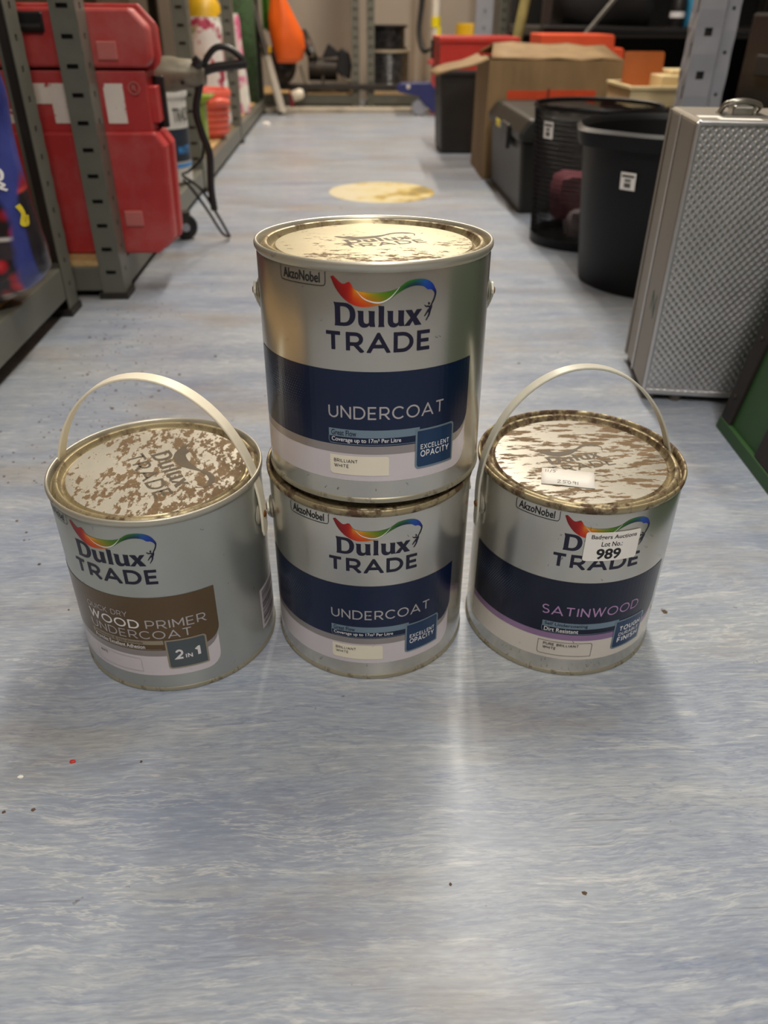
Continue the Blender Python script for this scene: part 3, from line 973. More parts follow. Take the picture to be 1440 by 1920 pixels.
def rack_bay(t, xf, xb, y0, y1, levels, zb, zt):
    """front and rear beams, end beams and a board at each level"""
    for i, zz in enumerate(levels):
        a, b = zz + zb, zz + zt
        obj('front_beam', box(xf - 0.028, xf - 0.0025, y0 + 0.006, y1 - 0.006, a, b), M_rack, t, bevel=0.003)
        obj('rear_beam', box(xb + 0.0025, xb + 0.028, y0 + 0.006, y1 - 0.006, a, b), M_rack, t, bevel=0.003)
        obj('shelf_board', box(xb + 0.03, xf - 0.030, y0 + 0.006, y1 - 0.006, b - 0.012, b + 0.004), M_board, t)
def end_beam(t, xf, xb, y, z0, z1):
    obj('end_beam', box(xb + 0.03, xf - 0.03, y, y + 0.022, z0, z1), M_rack, t, bevel=0.003)

# near left rack: one bay, its far post in view
XA = -0.507
nr = thing('shelving_rack', 'near grey-green metal rack holding the blue sack', 'shelving', (0, 0, 0))
for x, sx in ((XA, 1), (-1.0, -1)):
    post(nr, x, 1.452, sx, -1)
    post(nr, x, 0.30, sx, 1)
rack_bay(nr, XA, -1.0, 0.306, 1.446, [0.0, 1.05, 1.8], 0.030, 0.086)
# second left rack: three bays
XB = -0.430
YP = [1.50, 2.545, 3.565, 4.72]
sr = thing('shelving_rack', 'long grey-green metal rack holding the red tool case', 'shelving', (0, 0, 0))
for i, y in enumerate(YP):
    for x, sx in ((XB, 1), (-0.98, -1)):
        post(sr, x, y, sx, 1 if i < 3 else -1)
for a, b in zip(YP, YP[1:]):
    rack_bay(sr, XB, -0.98, a + 0.004, b - 0.004, [0.0, 1.05, 1.8], 0.014, 0.066)
end_beam(sr, XB, -0.98, 1.504, 0.014, 0.060)
end_beam(sr, XB, -0.98, 1.504, 1.066, 1.112)
# back rack, two bays side by side
YB = 4.86
br = thing('shelving_rack', 'grey-green back rack holding the cable reels', 'shelving', (0, 0, 0))
for x, sx in ((0.085, 1), (0.125, -1), (-0.60, -1), (0.88, 1)):
    post(br, x, YB, sx, 1)
    if abs(x) > 0.2:
        post(br, x, 5.38, sx, -1)
for xa, xb in ((-0.60, 0.085), (0.125, 0.88)):
    for zz in (0.0, 1.65):
        obj('front_beam', box(xa + 0.003, xb - 0.003, YB + 0.004, YB + 0.03, zz + 0.028, zz + 0.075), M_rack, br, bevel=0.003)
        obj('shelf_board', box(xa + 0.003, xb - 0.003, YB + 0.032, 5.36, zz + 0.062, zz + 0.08), M_board, br)
tag(obj('steel_bar', box(-0.40, 0.40, 4.83, 4.855, 0.100, 0.130), M_rackdark, bevel=0.003), 'dark steel bar lying across the front of the back rack', 'bar')

# ------------------------------------------------------------------ red tool case
M_red = pmat('red_case_plastic', rgb(176, 50, 50), 0.45, var=0.06, scale=10, dirt=rgb(188, 118, 112), dscale=7, dlo=0.45, dhi=0.9, bump=0.08, bscale=300)
M_redlight = pmat('faded_red_pad', rgb(186, 104, 98), 0.55, var=0.06)
M_white_worn = pmat('scuffed_white_paint', rgb(226, 214, 204), 0.55, var=0.05, dirt=rgb(168, 60, 60), dscale=70, dlo=0.585, dhi=0.62)
M_blackplastic = pmat('black_plastic', rgb(26, 25, 26), 0.42, var=0.15)
M_rubber = pmat('black_rubber', rgb(20, 19, 20), 0.6, var=0.2)
tc = thing('tool_case', 'large red plastic tool case with scuffed white lettering', 'tool case', (-0.53, 1.556, 0.0705))
def cx(pts):
    return [(x + 0.53, z - 0.0705) for x, z in pts]
XL = -0.76
up = cx([(XL, 0.380), (-0.338, 0.380), (-0.326, 0.392), (-0.326, 0.452), (-0.352, 0.480), (XL, 0.480)])
mid = cx([(XL, 0.284), (-0.348, 0.284), (-0.348, 0.382), (XL, 0.382)])
lo = cx([(XL, 0.0705), (-0.362, 0.0705), (-0.328, 0.098), (-0.322, 0.262), (-0.338, 0.286), (XL, 0.286)])
def grow(pts, d):
    cxm = sum(p[0] for p in pts) / len(pts)
    czm = sum(p[1] for p in pts) / len(pts)
    return [(p[0] + (d if p[0] > cxm else -d), p[1] + (d if p[1] > czm else -d)) for p in pts]
b = prism(grow(up, -0.006), 0.0, 0.04)
obj('upper_front_shell', b, M_red, tc, bevel=0.006, seg=3)
obj('upper_seam_flange', prism(up, 0.04, 0.052), M_red, tc, bevel=0.003)
obj('upper_rear_shell', prism(grow(up, -0.005), 0.052, 0.095), M_red, tc, bevel=0.006)
obj('waist', prism(mid, 0.008, 0.088), M_red, tc, bevel=0.003)
obj('lower_front_shell', prism(grow(lo, -0.006)[:0] + [(x - (0.006 if x > 0 else 0), z) for x, z in lo], 0.0, 0.04), M_red, tc, bevel=0.006, seg=3)
obj('lower_seam_flange', prism(lo, 0.04, 0.052), M_red, tc, bevel=0.003)
obj('lower_rear_shell', prism([(x - (0.005 if x > 0 else 0), z) for x, z in lo], 0.052, 0.095), M_red, tc, bevel=0.006)
hd = obj('handle_gap_shade', box(-0.05, 0.028, -0.0015, 0.02, 0.366, 0.398), M_blackplastic, tc, bevel=0.004)  # black block painting the shade in the recess behind the grip
obj('handle_grip', tube([(-0.048, -0.003, 0.374), (0.024, -0.003, 0.374)], 0.007, 8), M_blackplastic, tc, smooth=50)
for z in (0.3415, 0.0665):
    obj('pad', box(0.108, 0.142, -0.004, 0.002, z - 0.014, z + 0.014), M_redlight, tc, bevel=0.002)
# white brand letters on the waist, measured along the face
def wl(x0, x1, z0, z1):
    return box(x0 + 0.53, x1 + 0.53, 0.0066, 0.0086, z0 - 0.0705, z1 - 0.0705)
zt, zl = 0.362, 0.299
obj('letter_h', merge(wl(-0.745, -0.722, zl, zt), wl(-0.698, -0.675, zl, zt), wl(-0.722, -0.698, 0.322, 0.340)), M_white_worn, tc)
obj('letter_i', wl(-0.664, -0.640, zl, zt), M_white_worn, tc)
obj('letter_l', merge(wl(-0.628, -0.602, zl, zt), wl(-0.602, -0.560, zl, 0.321)), M_white_worn, tc)
obj('letter_t', merge(wl(-0.545, -0.448, 0.330, zt), wl(-0.518, -0.476, zl, 0.330)), M_white_worn, tc)
obj('letter_i', wl(-0.4245, -0.3905, zl, zt), M_white_worn, tc)
rg = flat(outline_mesh('ring', [[(math.cos(a * PI / 12), math.sin(a * PI / 12)) for a in range(24)], [(0.8 * math.cos(-a * PI / 12), 0.8 * math.sin(-a * PI / 12)) for a in range(24)]]), (-1, -1, 1, 1))
rg = merge(rg, flat(text_mesh('R', 0.02), (-0.38, -0.5, 0.42, 0.5)))
for v in rg.verts:
    v.co = Vector((-0.3705 + 0.53 + v.co.x * 0.0105, 0.0068, 0.355 - 0.0705 + v.co.y * 0.0105))
ro = obj('registered_mark', rg, M_redlight, tc)
ro.modifiers.new('thick', 'SOLIDIFY').thickness = 0.002
la = obj('latch', box(0.180, 0.194, 0.02, 0.06, 0.228, 0.286), M_red, tc, bevel=0.002)
obj('latch_plate', box(0.176, 0.201, 0.060, 0.074, 0.216, 0.300), M_blackplastic, tc, bevel=0.002)

# ------------------------------------------------------------------ blue sack on the near rack
def sack_mat():
    t = NT('printed_sack_plastic')
    tcn = t.n('ShaderNodeTexCoord')
    sx = t.n('ShaderNodeSeparateXYZ', i_Vector=tcn.outputs['Object'])
    X, Z = sx.outputs[0], sx.outputs[2]
    c = t.coord((1, 1, 1))
    blue = t.ramp(t.noise(c, 12, 4), [(0.3, rgb(38, 46, 110)), (0.7, rgb(66, 76, 150))])
    vo = t.n('ShaderNodeTexVoronoi', i_Vector=t.coord((1, 0.05, 1)), i_Scale=42.0)
    berry = t.ramp(vo.outputs['Distance'], [(0.0, rgb(206, 66, 74)), (0.35, rgb(168, 24, 40)), (0.52, rgb(96, 14, 26)), (0.62, rgb(28, 20, 24))])
    stone = t.ramp(vo.outputs['Distance'], [(0.0, rgb(196, 184, 176)), (0.45, rgb(150, 132, 124)), (0.62, rgb(40, 28, 26))])
    low = t.ramp(t.mth('ADD', Z, t.mth('MULTIPLY', t.noise(c, 14, 2), 0.03)), step(0.040, 0.042))
    pic = t.mix(low, stone, berry)
    # dark bands with a pale edge between picture panels
    zb = t.mth('ADD', Z, t.mth('MULTIPLY', t.noise(c, 9, 2), 0.03))
    band = t.ramp(t.mth('ABSOLUTE', t.mth('SUBTRACT', zb, 0.100)), [(0.010, (1, 1, 1)), (0.011, (0, 0, 0))])
    pic = t.mix(band, pic, rgb(52, 44, 52))
    edge = t.ramp(t.mth('ABSOLUTE', t.mth('SUBTRACT', zb, 0.1145)), [(0.003, (1, 1, 1)), (0.0035, (0, 0, 0))])
    pic = t.mix(edge, pic, rgb(206, 200, 200))
    top = t.ramp(zb, step(0.178, 0.180))
    pic = t.mix(top, pic, rgb(40, 38, 60))
    edge2 = t.ramp(t.mth('ABSOLUTE', t.mth('SUBTRACT', zb, 0.176)), [(0.005, (1, 1, 1)), (0.0055, (0, 0, 0))])
    pic = t.mix(edge2, pic, rgb(206, 200, 198))
    bound = t.mth('ADD', X, t.mth('ADD', t.mth('MULTIPLY', t.mth('MAXIMUM', t.mth('SUBTRACT', Z, 0.12), 0.0), 0.25), t.mth('MULTIPLY', t.noise(c, 16, 2), 0.02)))
    m = t.ramp(bound, step(0.163, 0.165))
    col = t.mix(m, pic, blue)
    # side gusset: dark with a red picture above it
    gus = t.mix(t.ramp(zb, step(0.168, 0.170)), rgb(30, 26, 32), t.mix(t.ramp(vo.outputs['Distance'], step(0.3, 0.5)), rgb(196, 70, 60), rgb(140, 26, 36)))
    gm_ = t.ramp(t.mth('SUBTRACT', X, t.mth('MULTIPLY', t.mth('ABSOLUTE', t.mth('SUBTRACT', Z, 0.15)), 0.12)), step(0.1655, 0.1665))
    t.p(Base_Color=t.mix(gm_, col, gus), Roughness=0.3, Coat_Weight=0.3)
    t.bump(t.noise(c, 26, 3), 0.5, 0.004)
    return t.m
M_sack = sack_mat()
M_yellow = pmat('yellow_print', rgb(206, 186, 40), 0.45)
sk = thing('sack', 'blue printed plastic sack of berries and nuts on the near rack', 'sack', (-0.64, 1.21, 0.0905))
EDGE = [(0.0, 0.100), (0.012, 0.135), (0.03, 0.168), (0.05, 0.188), (0.08, 0.186), (0.12, 0.178), (0.16, 0.172), (0.20, 0.168), (0.24, 0.167), (0.28, 0.170), (0.33, 0.160), (0.38, 0.12)]
def sack_pt(s, tt, side):
    f = tt * (len(EDGE) - 1)
    k = min(int(f), len(EDGE) - 2)
    gq = f - k
    z = EDGE[k][0] * (1 - gq) + EDGE[k + 1][0] * gq
    wv = EDGE[k][1] * (1 - gq) + EDGE[k + 1][1] * gq
    x = wv * s
    th = 0.068 * (1 - abs(s) ** 3.0) ** 0.5 * min(1.0, 0.35 + 2.2 * math.sin(PI * min(0.97, tt)) ** 0.7)
    th *= 1 + 0.10 * math.sin(9 * tt + 4 * s) + 0.06 * math.sin(23 * tt - 7 * s)
    return Vector((x, side * th + 0.10 * (tt - 0.3) * 0.5, max(0.0, z)))
sb = bmesh.new()
NS, NTt = 28, 36
gr = {}
for side in (-1, 1):
    for j in range(NTt + 1):
        for i in range(NS + 1):
            s = -1 + 2 * i / NS
            s = math.copysign(1 - (1 - abs(s)) ** 1.5, s)
            gr[side, i, j] = sb.verts.new(sack_pt(s, j / NTt, side))
    for j in range(NTt):
        for i in range(NS):
            sb.faces.new([gr[side, a, c_] for a, c_ in ((i, j), (i + 1, j), (i + 1, j + 1), (i, j + 1))])
bmesh.ops.remove_doubles(sb, verts=sb.verts, dist=1e-4)
obj('bag', sb, M_sack, sk, smooth=60)
def on_sack(bm2):
    """lay a flat drawing (x right, z up, thing coordinates) onto the front of the sack"""
    for v in bm2.verts:
        x, z = v.co.x, v.co.y
        best = 0.0
        for k in range(len(EDGE) - 1):
            if EDGE[k][0] <= z <= EDGE[k + 1][0]:
                gq = (z - EDGE[k][0]) / (EDGE[k + 1][0] - EDGE[k][0])
                tt = (k + gq) / (len(EDGE) - 1)
                wv = EDGE[k][1] * (1 - gq) + EDGE[k + 1][1] * gq
                best = sack_pt(max(-0.97, min(0.97, x / wv)), tt, -1).y - 0.0022
        v.co = Vector((x, best, z))
    return bm2
obj('print_stroke', on_sack(merge(strip2d([(0.137, 0.222), (0.142, 0.212), (0.146, 0.206)], 0.004), strip2d([(0.146, 0.206), (0.143, 0.196), (0.149, 0.182), (0.155, 0.180), (0.156, 0.188), (0.150, 0.198), (0.146, 0.206)], 0.0035), strip2d([(0.150, 0.178), (0.157, 0.172), (0.152, 0.170), (0.159, 0.165)], 0.003))), M_textwhite, sk)
obj('print_stroke', on_sack(merge(strip2d([(0.126, 0.292), (0.133, 0.300)], 0.005), strip2d([(0.130, 0.278), (0.136, 0.286), (0.140, 0.290)], 0.004), strip2d([(0.131, 0.266), (0.138, 0.272), (0.142, 0.280)], 0.004))), M_textwhite, sk)
obj('print_mark', on_sack(merge(strip2d([(0.166, 0.144), (0.171, 0.132), (0.169, 0.120), (0.174, 0.118), (0.175, 0.130)], 0.005))), M_yellow, sk)

# ------------------------------------------------------------------ things in the long rack
M_toolgrey = pmat('grey_tool_metal', rgb(126, 120, 104), 0.45, 0.4, var=0.15, scale=12, dirt=rgb(60, 54, 48))
SH = 0.0705
tl = thing('power_tool', 'grey electric breaker with black loop handle on the long rack', 'power tool', (-0.40, 1.90, SH))
Mx = Matrix.Translation((-0.045, 0, 0.285)) @ Matrix.Rotation(PI / 2, 4, 'Y') @ Matrix.Rotation(0, 4, 'Z')
obj('barrel', lathe([(0, 0), (0.028, 0), (0.033, 0.006), (0.034, 0.08), (0.030, 0.10), (0.027, 0.135), (0.018, 0.150), (0, 0.150)], 32, M=Mx), M_toolgrey, tl, smooth=40)
obj('motor_housing', prism([(-0.10, 0.0), (0.002, 0.0), (0.002, 0.24), (-0.01, 0.27), (-0.10, 0.27)], -0.035, 0.035), M_toolgrey, tl, bevel=0.01, seg=3)
obj('vent', box(0.001, 0.005, -0.02, 0.02, 0.05, 0.09), M_blackplastic, tl)
obj('loop_handle', tube([(0.098, -0.005, 0.270), (0.105, -0.005, 0.305), (0.130, -0.005, 0.333), (0.158, -0.005, 0.334), (0.182, -0.005, 0.318), (0.192, -0.005, 0.304)], 0.0065, 10, 5), M_blackplastic, tl, smooth=60)
obj('grip', tube([(0.098, -0.005, 0.290), (0.125, -0.005, 0.298), (0.160, -0.005, 0.302), (0.194, -0.005, 0.306)], 0.0095, 12, 4), M_blackplastic, tl, smooth=60)
obj('switch_knob', lathe([(0, 0), (0.011, 0), (0.011, 0.014), (0, 0.016)], 16, M=Matrix.Translation((0.088, -0.02, 0.305)) @ Matrix.Rotation(0.9, 4, 'Y')), M_blackplastic, tl, smooth=40)
obj('bolt', lathe([(0, 0), (0.005, 0), (0.004, 0.003), (0, 0.003)], 10, M=Matrix.Translation((0.06, -0.034, 0.272)) @ Matrix.Rotation(PI / 2, 4, 'X')), M_blackplastic, tl)
obj('strap', tube([(0.104, -0.006, 0.300), (0.088, -0.01, 0.255), (0.078, -0.012, 0.215), (0.086, -0.012, 0.170), (0.097, -0.012, 0.130), (0.092, -0.01, 0.06), (0.094, -0.01, 0.012)], 0.008, 10, 5), M_blackplastic, tl, smooth=60)
obj('cable', tube([(0.085, 0.0, 0.17), (0.075, 0.02, 0.12), (0.04, 0.03, 0.09), (0.03, 0.0, 0.085), (0.07, -0.02, 0.06), (0.098, 0.0, 0.0), (0.112, 0.03, -0.045), (0.112, 0.06, -0.064), (0.098, 0.04, -0.050), (0.076, 0.0, 0.01), (0.05, -0.02, 0.06), (0.03, 0.0, 0.075)], 0.0032, 8, 6), M_rubber, tl, smooth=60)

M_tubwhite = pmat('white_tub_plastic', rgb(206, 204, 198), 0.4, var=0.05, dirt=rgb(120, 112, 100), dlo=0.6, dhi=0.75)
M_tubnavy = pmat('tub_navy_print', rgb(30, 40, 54), 0.4)
M_tubblue = pmat('tub_blue_print', rgb(60, 132, 196), 0.4)
tb = thing('paint_tub', 'white and navy trade matt paint tub behind the red case', 'paint tub', (-0.497, 2.33, SH))
obj('tub', lathe([(0, 0), (0.078, 0), (0.082, 0.004), (0.088, 0.205), (0.092, 0.208), (0.092, 0.216), (0.089, 0.218)], 48), M_tubwhite, tb, smooth=40)
obj('lid', lathe([(0.0935, 0.209), (0.0945, 0.216), (0.0935, 0.224), (0.086, 0.226), (0.083, 0.221), (0, 0.221)], 48), M_tubwhite, tb, smooth=40)
def ring_band(parent, name, r0, r1, z0, z1, mat):
    obj(name, lathe([(r0, z0), (r1, z1)], 48), mat, parent, smooth=60)
ring_band(tb, 'label_band', 0.0848, 0.0872, 0.055, 0.135, M_tubnavy)
ring_band(tb, 'label_line', 0.0846, 0.0850, 0.040, 0.050, M_tubblue)
def tub_text(s, a, b, v0, v1, mat, r):
    bm = flat(text_mesh(s, 0.012), (a, v0, b, v1))
    for v in bm.verts:
        an = v.co.x / 88.0 + 0.62
        rr = r + 0.0000305 * (v.co.y - 100) * 0.001
        v.co = Vector((rr * math.sin(an), -rr * math.cos(an), v.co.y * 0.001))
    return obj('tub_lettering', bm, mat, tb, recalc=False)
tub_text('TRADE', 6, 78, 152, 184, M_textblack, 0.0905)
tub_text('MATT', 12, 62, 74, 94, M_tubblue, 0.0885)
tb.scale = (0.84, 0.84, 1.0)

M_lime = pmat('lime_green_plastic', rgb(128, 150, 44), 0.4, var=0.08)
gt = thing('green_tub', 'narrow lime green plastic tub next to the coral pot', 'tub', (-0.487, 2.83, SH), 0.0)
obj('tub_wall', prism([(-0.040, 0.0), (0.030, 0.0), (0.036, 0.150), (-0.046, 0.150)], -0.04, 0.04), M_lime, gt, bevel=0.006)
obj('lip', prism([(-0.056, 0.148), (0.036, 0.148), (0.062, 0.164), (0.062, 0.170), (-0.056, 0.170)], -0.048, 0.048), M_lime, gt, bevel=0.004)
M_coral = pmat('coral_plastic', rgb(226, 104, 84), 0.42, var=0.07)
cp = thing('ribbed_pot', 'coral ribbed plastic pot on the long rack', 'pot', (-0.500, 3.20, SH))
prof = [(0, 0), (0.050, 0.0), (0.056, 0.008)]
for k in range(5):
    z = 0.010 + k * 0.022
    prof += [(0.060 + k * 0.003, z), (0.068 + k * 0.003, z + 0.006), (0.069 + k * 0.003, z + 0.016), (0.062 + k * 0.003, z + 0.021)]
prof += [(0.084, 0.128), (0.086, 0.150), (0.080, 0.160), (0.072, 0.158), (0.066, 0.14), (0, 0.13)]
obj('pot', lathe(prof, 40), M_coral, cp, smooth=50)
obj('side_grip', tube([(0.02, -0.080, 0.118), (0.05, -0.080, 0.124), (0.078, -0.045, 0.118)], 0.012, 10, 5), M_coral, cp, smooth=60)

def floral_mat(name, base, petal, petal2, leaf, sc, seed):
    t = NT(name)
    c = t.coord((1, 1, 1), (0, 0, 0), (seed, seed, seed))
    f = t.noise(c, sc, 5, 0.6)
    f2 = t.noise(t.coord((1, 1, 1), (0, 0, 0), (seed + 5, 2, 1)), sc * 0.6, 4, 0.6)
    cc = t.ramp(t.noise(c, 4, 2), [(0.4, base), (0.6, tuple(x * 0.88 for x in base[:3]) + (1,))])
    cc = t.mix(t.ramp(f2, step(0.53, 0.57)), cc, petal)
    cc = t.mix(t.ramp(f2, step(0.61, 0.64)), cc, petal2)
    cc = t.mix(t.ramp(f, step(0.60, 0.63)), cc, leaf)
    t.p(Base_Color=cc, Roughness=0.75)
    t.bump(t.noise(c, 30, 3), 0.5, 0.003)
    return t.m
M_flora = floral_mat('rose_print_fabric', rgb(222, 218, 212), rgb(170, 60, 84), rgb(132, 30, 54), rgb(150, 150, 110), 24, 1.0)
M_florb = floral_mat('pink_patchwork_fabric', rgb(226, 222, 210), rgb(216, 120, 158), rgb(190, 60, 104), rgb(198, 214, 218), 14, 6.0)
M_florc = floral_mat('beige_print_fabric', rgb(176, 164, 148), rgb(130, 70, 70), rgb(110, 30, 40), rgb(140, 128, 100), 14, 3.0)
def roll(name, label, loc, r, h, mat, lean, endmat):
    t = thing(name, label, 'fabric roll', loc)
    bm = bmesh.new()
    seg, rows = 32, 24
    rings = []
    for j in range(rows + 1):
        z = h * j / rows
        rr0 = r * (1 - 0.10 * max(0, 1 - j / 2.0) - 0.12 * max(0, 1 - (rows - j) / 2.0))
        ring = []
        for i in range(seg):
            a = 2 * PI * i / seg
            rr = rr0 * (1 + 0.035 * math.sin(3 * a + z * 18) + 0.025 * math.sin(7 * a - z * 31))
            ring.append(bm.verts.new((rr * math.cos(a) + lean[0] * z, rr * math.sin(a) + lean[1] * z, z)))
        rings.append(ring)
    for A, B in zip(rings, rings[1:]):
        for i in range(seg):
            bm.faces.new((A[i], A[(i + 1) % seg], B[(i + 1) % seg], B[i]))
    bm.faces.new(rings[0][::-1])
    obj('fabric', bm, mat, t, smooth=60)
    cap = bmesh.new()
    c0 = lathe([(r * 0.9, h - 0.004), (r * 0.55, h + 0.002), (r * 0.5, h - 0.012), (0, h - 0.014)], 24)
    for v in c0.verts:
        v.co.x += lean[0] * h
        v.co.y += lean[1] * h
    cap.free()
    obj('rolled_end', c0, endmat, t, smooth=50)
    return t
M_rollend = pmat('grey_fabric_end', rgb(120, 124, 120), 0.8)
roll('fabric_roll', 'white fabric roll with dark red rose print behind the coral pot', (-0.522, 3.44, SH), 0.070, 0.375, M_flora, (-0.02, 0.03), M_rollend)
roll('fabric_roll', 'pink and pale blue patchwork fabric roll at the far end of the long rack', (-0.482, 4.02, SH), 0.048, 0.385, M_florb, (-0.06, 0.02), M_rollend)
roll('fabric_roll', 'beige dark-flowered fabric roll half hidden behind the rack post', (-0.66, 2.74, SH), 0.065, 0.400, M_florc, (0.02, 0.0), M_rollend)
M_yel = pmat('yellow_plastic', rgb(206, 164, 30), 0.4, var=0.05)
yb = thing('yellow_container', 'yellow plastic container in the far bay of the long rack', 'container', (-0.62, 4.10, SH))
obj('container_body', lathe([(0, 0), (0.08, 0), (0.085, 0.01), (0.085, 0.40), (0.05, 0.46), (0.03, 0.47), (0, 0.47)], 32), M_yel, yb, smooth=45)
obj('cap', lathe([(0.032, 0.47), (0.032, 0.50), (0.028, 0.505), (0, 0.505)], 20), M_blackplastic, yb, smooth=40)
M_leafdark = pmat('dark_green_turf', rgb(38, 62, 30), 0.9, var=0.5, scale=60, bump=0.6, bscale=200)
gf = thing('turf_roll', 'dark green artificial grass roll standing behind the white pole', 'turf roll', (-0.505, 4.52, SH))
spiral = []
for k in range(90):
    a = k / 90 * 3.2 * 2 * PI
    spiral.append((0.02 + 0.0105 * a / 1.9) * math.cos(a))
bm = bmesh.new()
prev = None
for k in range(91):
    a = k / 90 * 3.2 * 2 * PI
    r_ = 0.012 + 0.0030 * a
    cur = (bm.verts.new((r_ * math.cos(a), r_ * math.sin(a), 0)), bm.verts.new((r_ * math.cos(a), r_ * math.sin(a), 0.46)))
    if prev:
        bm.faces.new((prev[0], cur[0], cur[1], prev[1]))
    prev = cur
go = obj('turf', bm, M_leafdark, gf, smooth=60)
go.modifiers.new('thick', 'SOLIDIFY').thickness = 0.007
# castor wheel at the foot of the rack
wh = thing('castor_wheel', 'small black castor wheel on the floor below the red case', 'wheel', (-0.394, 1.965, 0.0), 0.35)
obj('tyre', lathe([(0.012, -0.011), (0.026, -0.012), (0.030, -0.008), (0.030, 0.008), (0.026, 0.012), (0.012, 0.011)], 28, closed=True, M=Matrix.Translation((0, 0, 0.030)) @ Matrix.Rotation(PI / 2, 4, 'X')), M_rubber, wh, smooth=40)
obj('fork', merge(box(-0.010, 0.010, -0.017, -0.0135, 0.02, 0.062), box(-0.010, 0.010, 0.0135, 0.017, 0.02, 0.062), box(-0.014, 0.014, -0.017, 0.017, 0.060, 0.064)), M_rackdark, wh)
obj('hub', tube([(0, -0.018, 0.03), (0, 0.018, 0.03)], 0.010, 12), M_rackgrey, wh, smooth=40)

# ------------------------------------------------------------------ back of the aisle
M_whitepaint = pmat('white_pole_paint', rgb(222, 214, 198), 0.4, var=0.05)
M_chrome = pmat('dull_steel', rgb(150, 148, 142), 0.3, 0.9, var=0.1)
wp = thing('pole', 'plain white pole leaning against the rack by the orange bag', 'pole', (-0.332, 4.63, 0.0))
P0, P1 = Vector((0, 0, 0.0)), Vector((-0.125, 0.02, 0.52))
obj('shaft', tube([P0 + Vector((0, 0, 0.006)), P0.lerp(P1, 0.55)], 0.021, 14), M_whitepaint, wp, smooth=50)
obj('inner_tube', tube([P0.lerp(P1, 0.5), P0.lerp(P1, 1.5)], 0.014, 12), M_chrome, wp, smooth=50)
obj('clamp', tube([P0.lerp(P1, 0.52), P0.lerp(P1, 0.60)], 0.0225, 12), M_chrome, wp, smooth=50)
obj('end_cap', tube([P0 + Vector((0, 0, 0.0)), P0 + Vector((-0.004, 0.0006, 0.016))], 0.0215, 12), M_blackplastic, wp, smooth=50)

M_orange = pmat('orange_nylon', rgb(232, 98, 18), 0.5, var=0.1, scale=8, bump=0.3, bscale=30)
ob = thing('orange_bag', 'bright orange nylon bag hanging by the back rack', 'bag', (-0.29, 4.62, 0.24))
bm = bmesh.new()
rows = [(0.0, -0.01, 0.050, 0.02), (0.02, 0.005, 0.070, 0.05), (0.07, 0.008, 0.084, 0.07), (0.13, 0.0, 0.080, 0.07), (0.20, -0.018, 0.062, 0.06), (0.27, -0.030, 0.042, 0.045), (0.36, -0.038, 0.030, 0.03), (0.50, -0.04, 0.022, 0.02)]
rings = []
for z, ox, a, bq in rows:
    ring = []
    for i in range(28):
        t_ = 2 * PI * i / 28
        f = 1 + 0.10 * math.cos(3 * t_ + z * 9) + 0.06 * math.sin(5 * t_ - z * 20)
        ring.append(bm.verts.new((ox + a * f * math.cos(t_), bq * f * math.sin(t_), z)))
    rings.append(ring)
for A, B in zip(rings, rings[1:]):
    for i in range(28):
        bm.faces.new((A[i], A[(i + 1) % 28], B[(i + 1) % 28], B[i]))
bm.faces.new(rings[0][::-1])
bm.faces.new(rings[-1])
obj('nylon_body', bm, M_orange, ob, smooth=28)
obj('hanging_cord', tube([(-0.04, 0, 0.48), (-0.05, 0.01, 0.60), (-0.10, 0.02, 0.78), (-0.136, 0.02, 0.83)], 0.004, 8, 5), M_rubber, ob, smooth=60)
obj('buckle', box(-0.092, -0.078, -0.07, -0.05, 0.045, 0.075), M_yel, ob, bevel=0.003)
M_grassgreen = pmat('green_cloth', rgb(86, 140, 44), 0.8, var=0.2, scale=40)
gc = thing('green_cloth', 'light green cloth hanging above the white pole', 'cloth', (-0.385, 4.745, 0.38))
bm = bmesh.new()
gg = {}
for i in range(9):
    for j in range(9):
        gg[i, j] = bm.verts.new((-0.03 + 0.075 * i / 8, 0.012 * math.sin(i * 1.4 + j * 0.3), 0.72 * j / 8 + 0.01 * math.sin(i * 2)))
for i in range(8):
    for j in range(8):
        bm.faces.new([gg[a, c_] for a, c_ in ((i, j), (i + 1, j), (i + 1, j + 1), (i, j + 1))])
o = obj('cloth_sheet', bm, M_grassgreen, gc, smooth=60)
o.modifiers.new('thick', 'SOLIDIFY').thickness = 0.003
obj('hanging_peg', tube([(0.0, 0.0, 0.71), (-0.038, -0.005, 0.72)], 0.004, 8), M_chrome, gc)
M_darkmetal = pmat('oily_dark_metal', rgb(46, 40, 34), 0.45, 0.4, var=0.3, scale=20, dirt=rgb(84, 62, 40), dscale=16, dlo=0.55, dhi=0.75)
tyre = thing('wheel_rim', 'dark round wheel leaning on the back rack below the orange bag', 'wheel', (-0.335, 4.80, 0.226))
MT = Matrix.Rotation(0.95, 4, 'Z') @ Matrix.Rotation(PI / 2, 4, 'X')
obj('tyre', lathe([(0.058, -0.03), (0.085, -0.034), (0.096, -0.02), (0.096, 0.02), (0.085, 0.034), (0.058, 0.03)], 40, closed=True, M=MT), M_darkmetal, tyre, smooth=40)
obj('rim', lathe([(0.060, 0.012), (0.034, 0.004), (0.020, 0.016), (0, 0.016), (0, -0.004), (0.034, -0.012), (0.060, -0.004)], 32, M=MT), M_blackplastic, tyre, smooth=40)
ma = thing('machine', 'dark oily bench machine with round guards on the back shelf', 'machine', (-0.10, 5.02, 0.0815))
obj('base_frame', box(-0.15, 0.13, -0.10, 0.12, 0, 0.03), M_darkmetal, ma, bevel=0.006)
obj('motor', tube([(-0.10, 0, 0.11), (0.06, 0, 0.11)], 0.058, 24), M_darkmetal, ma, smooth=40)
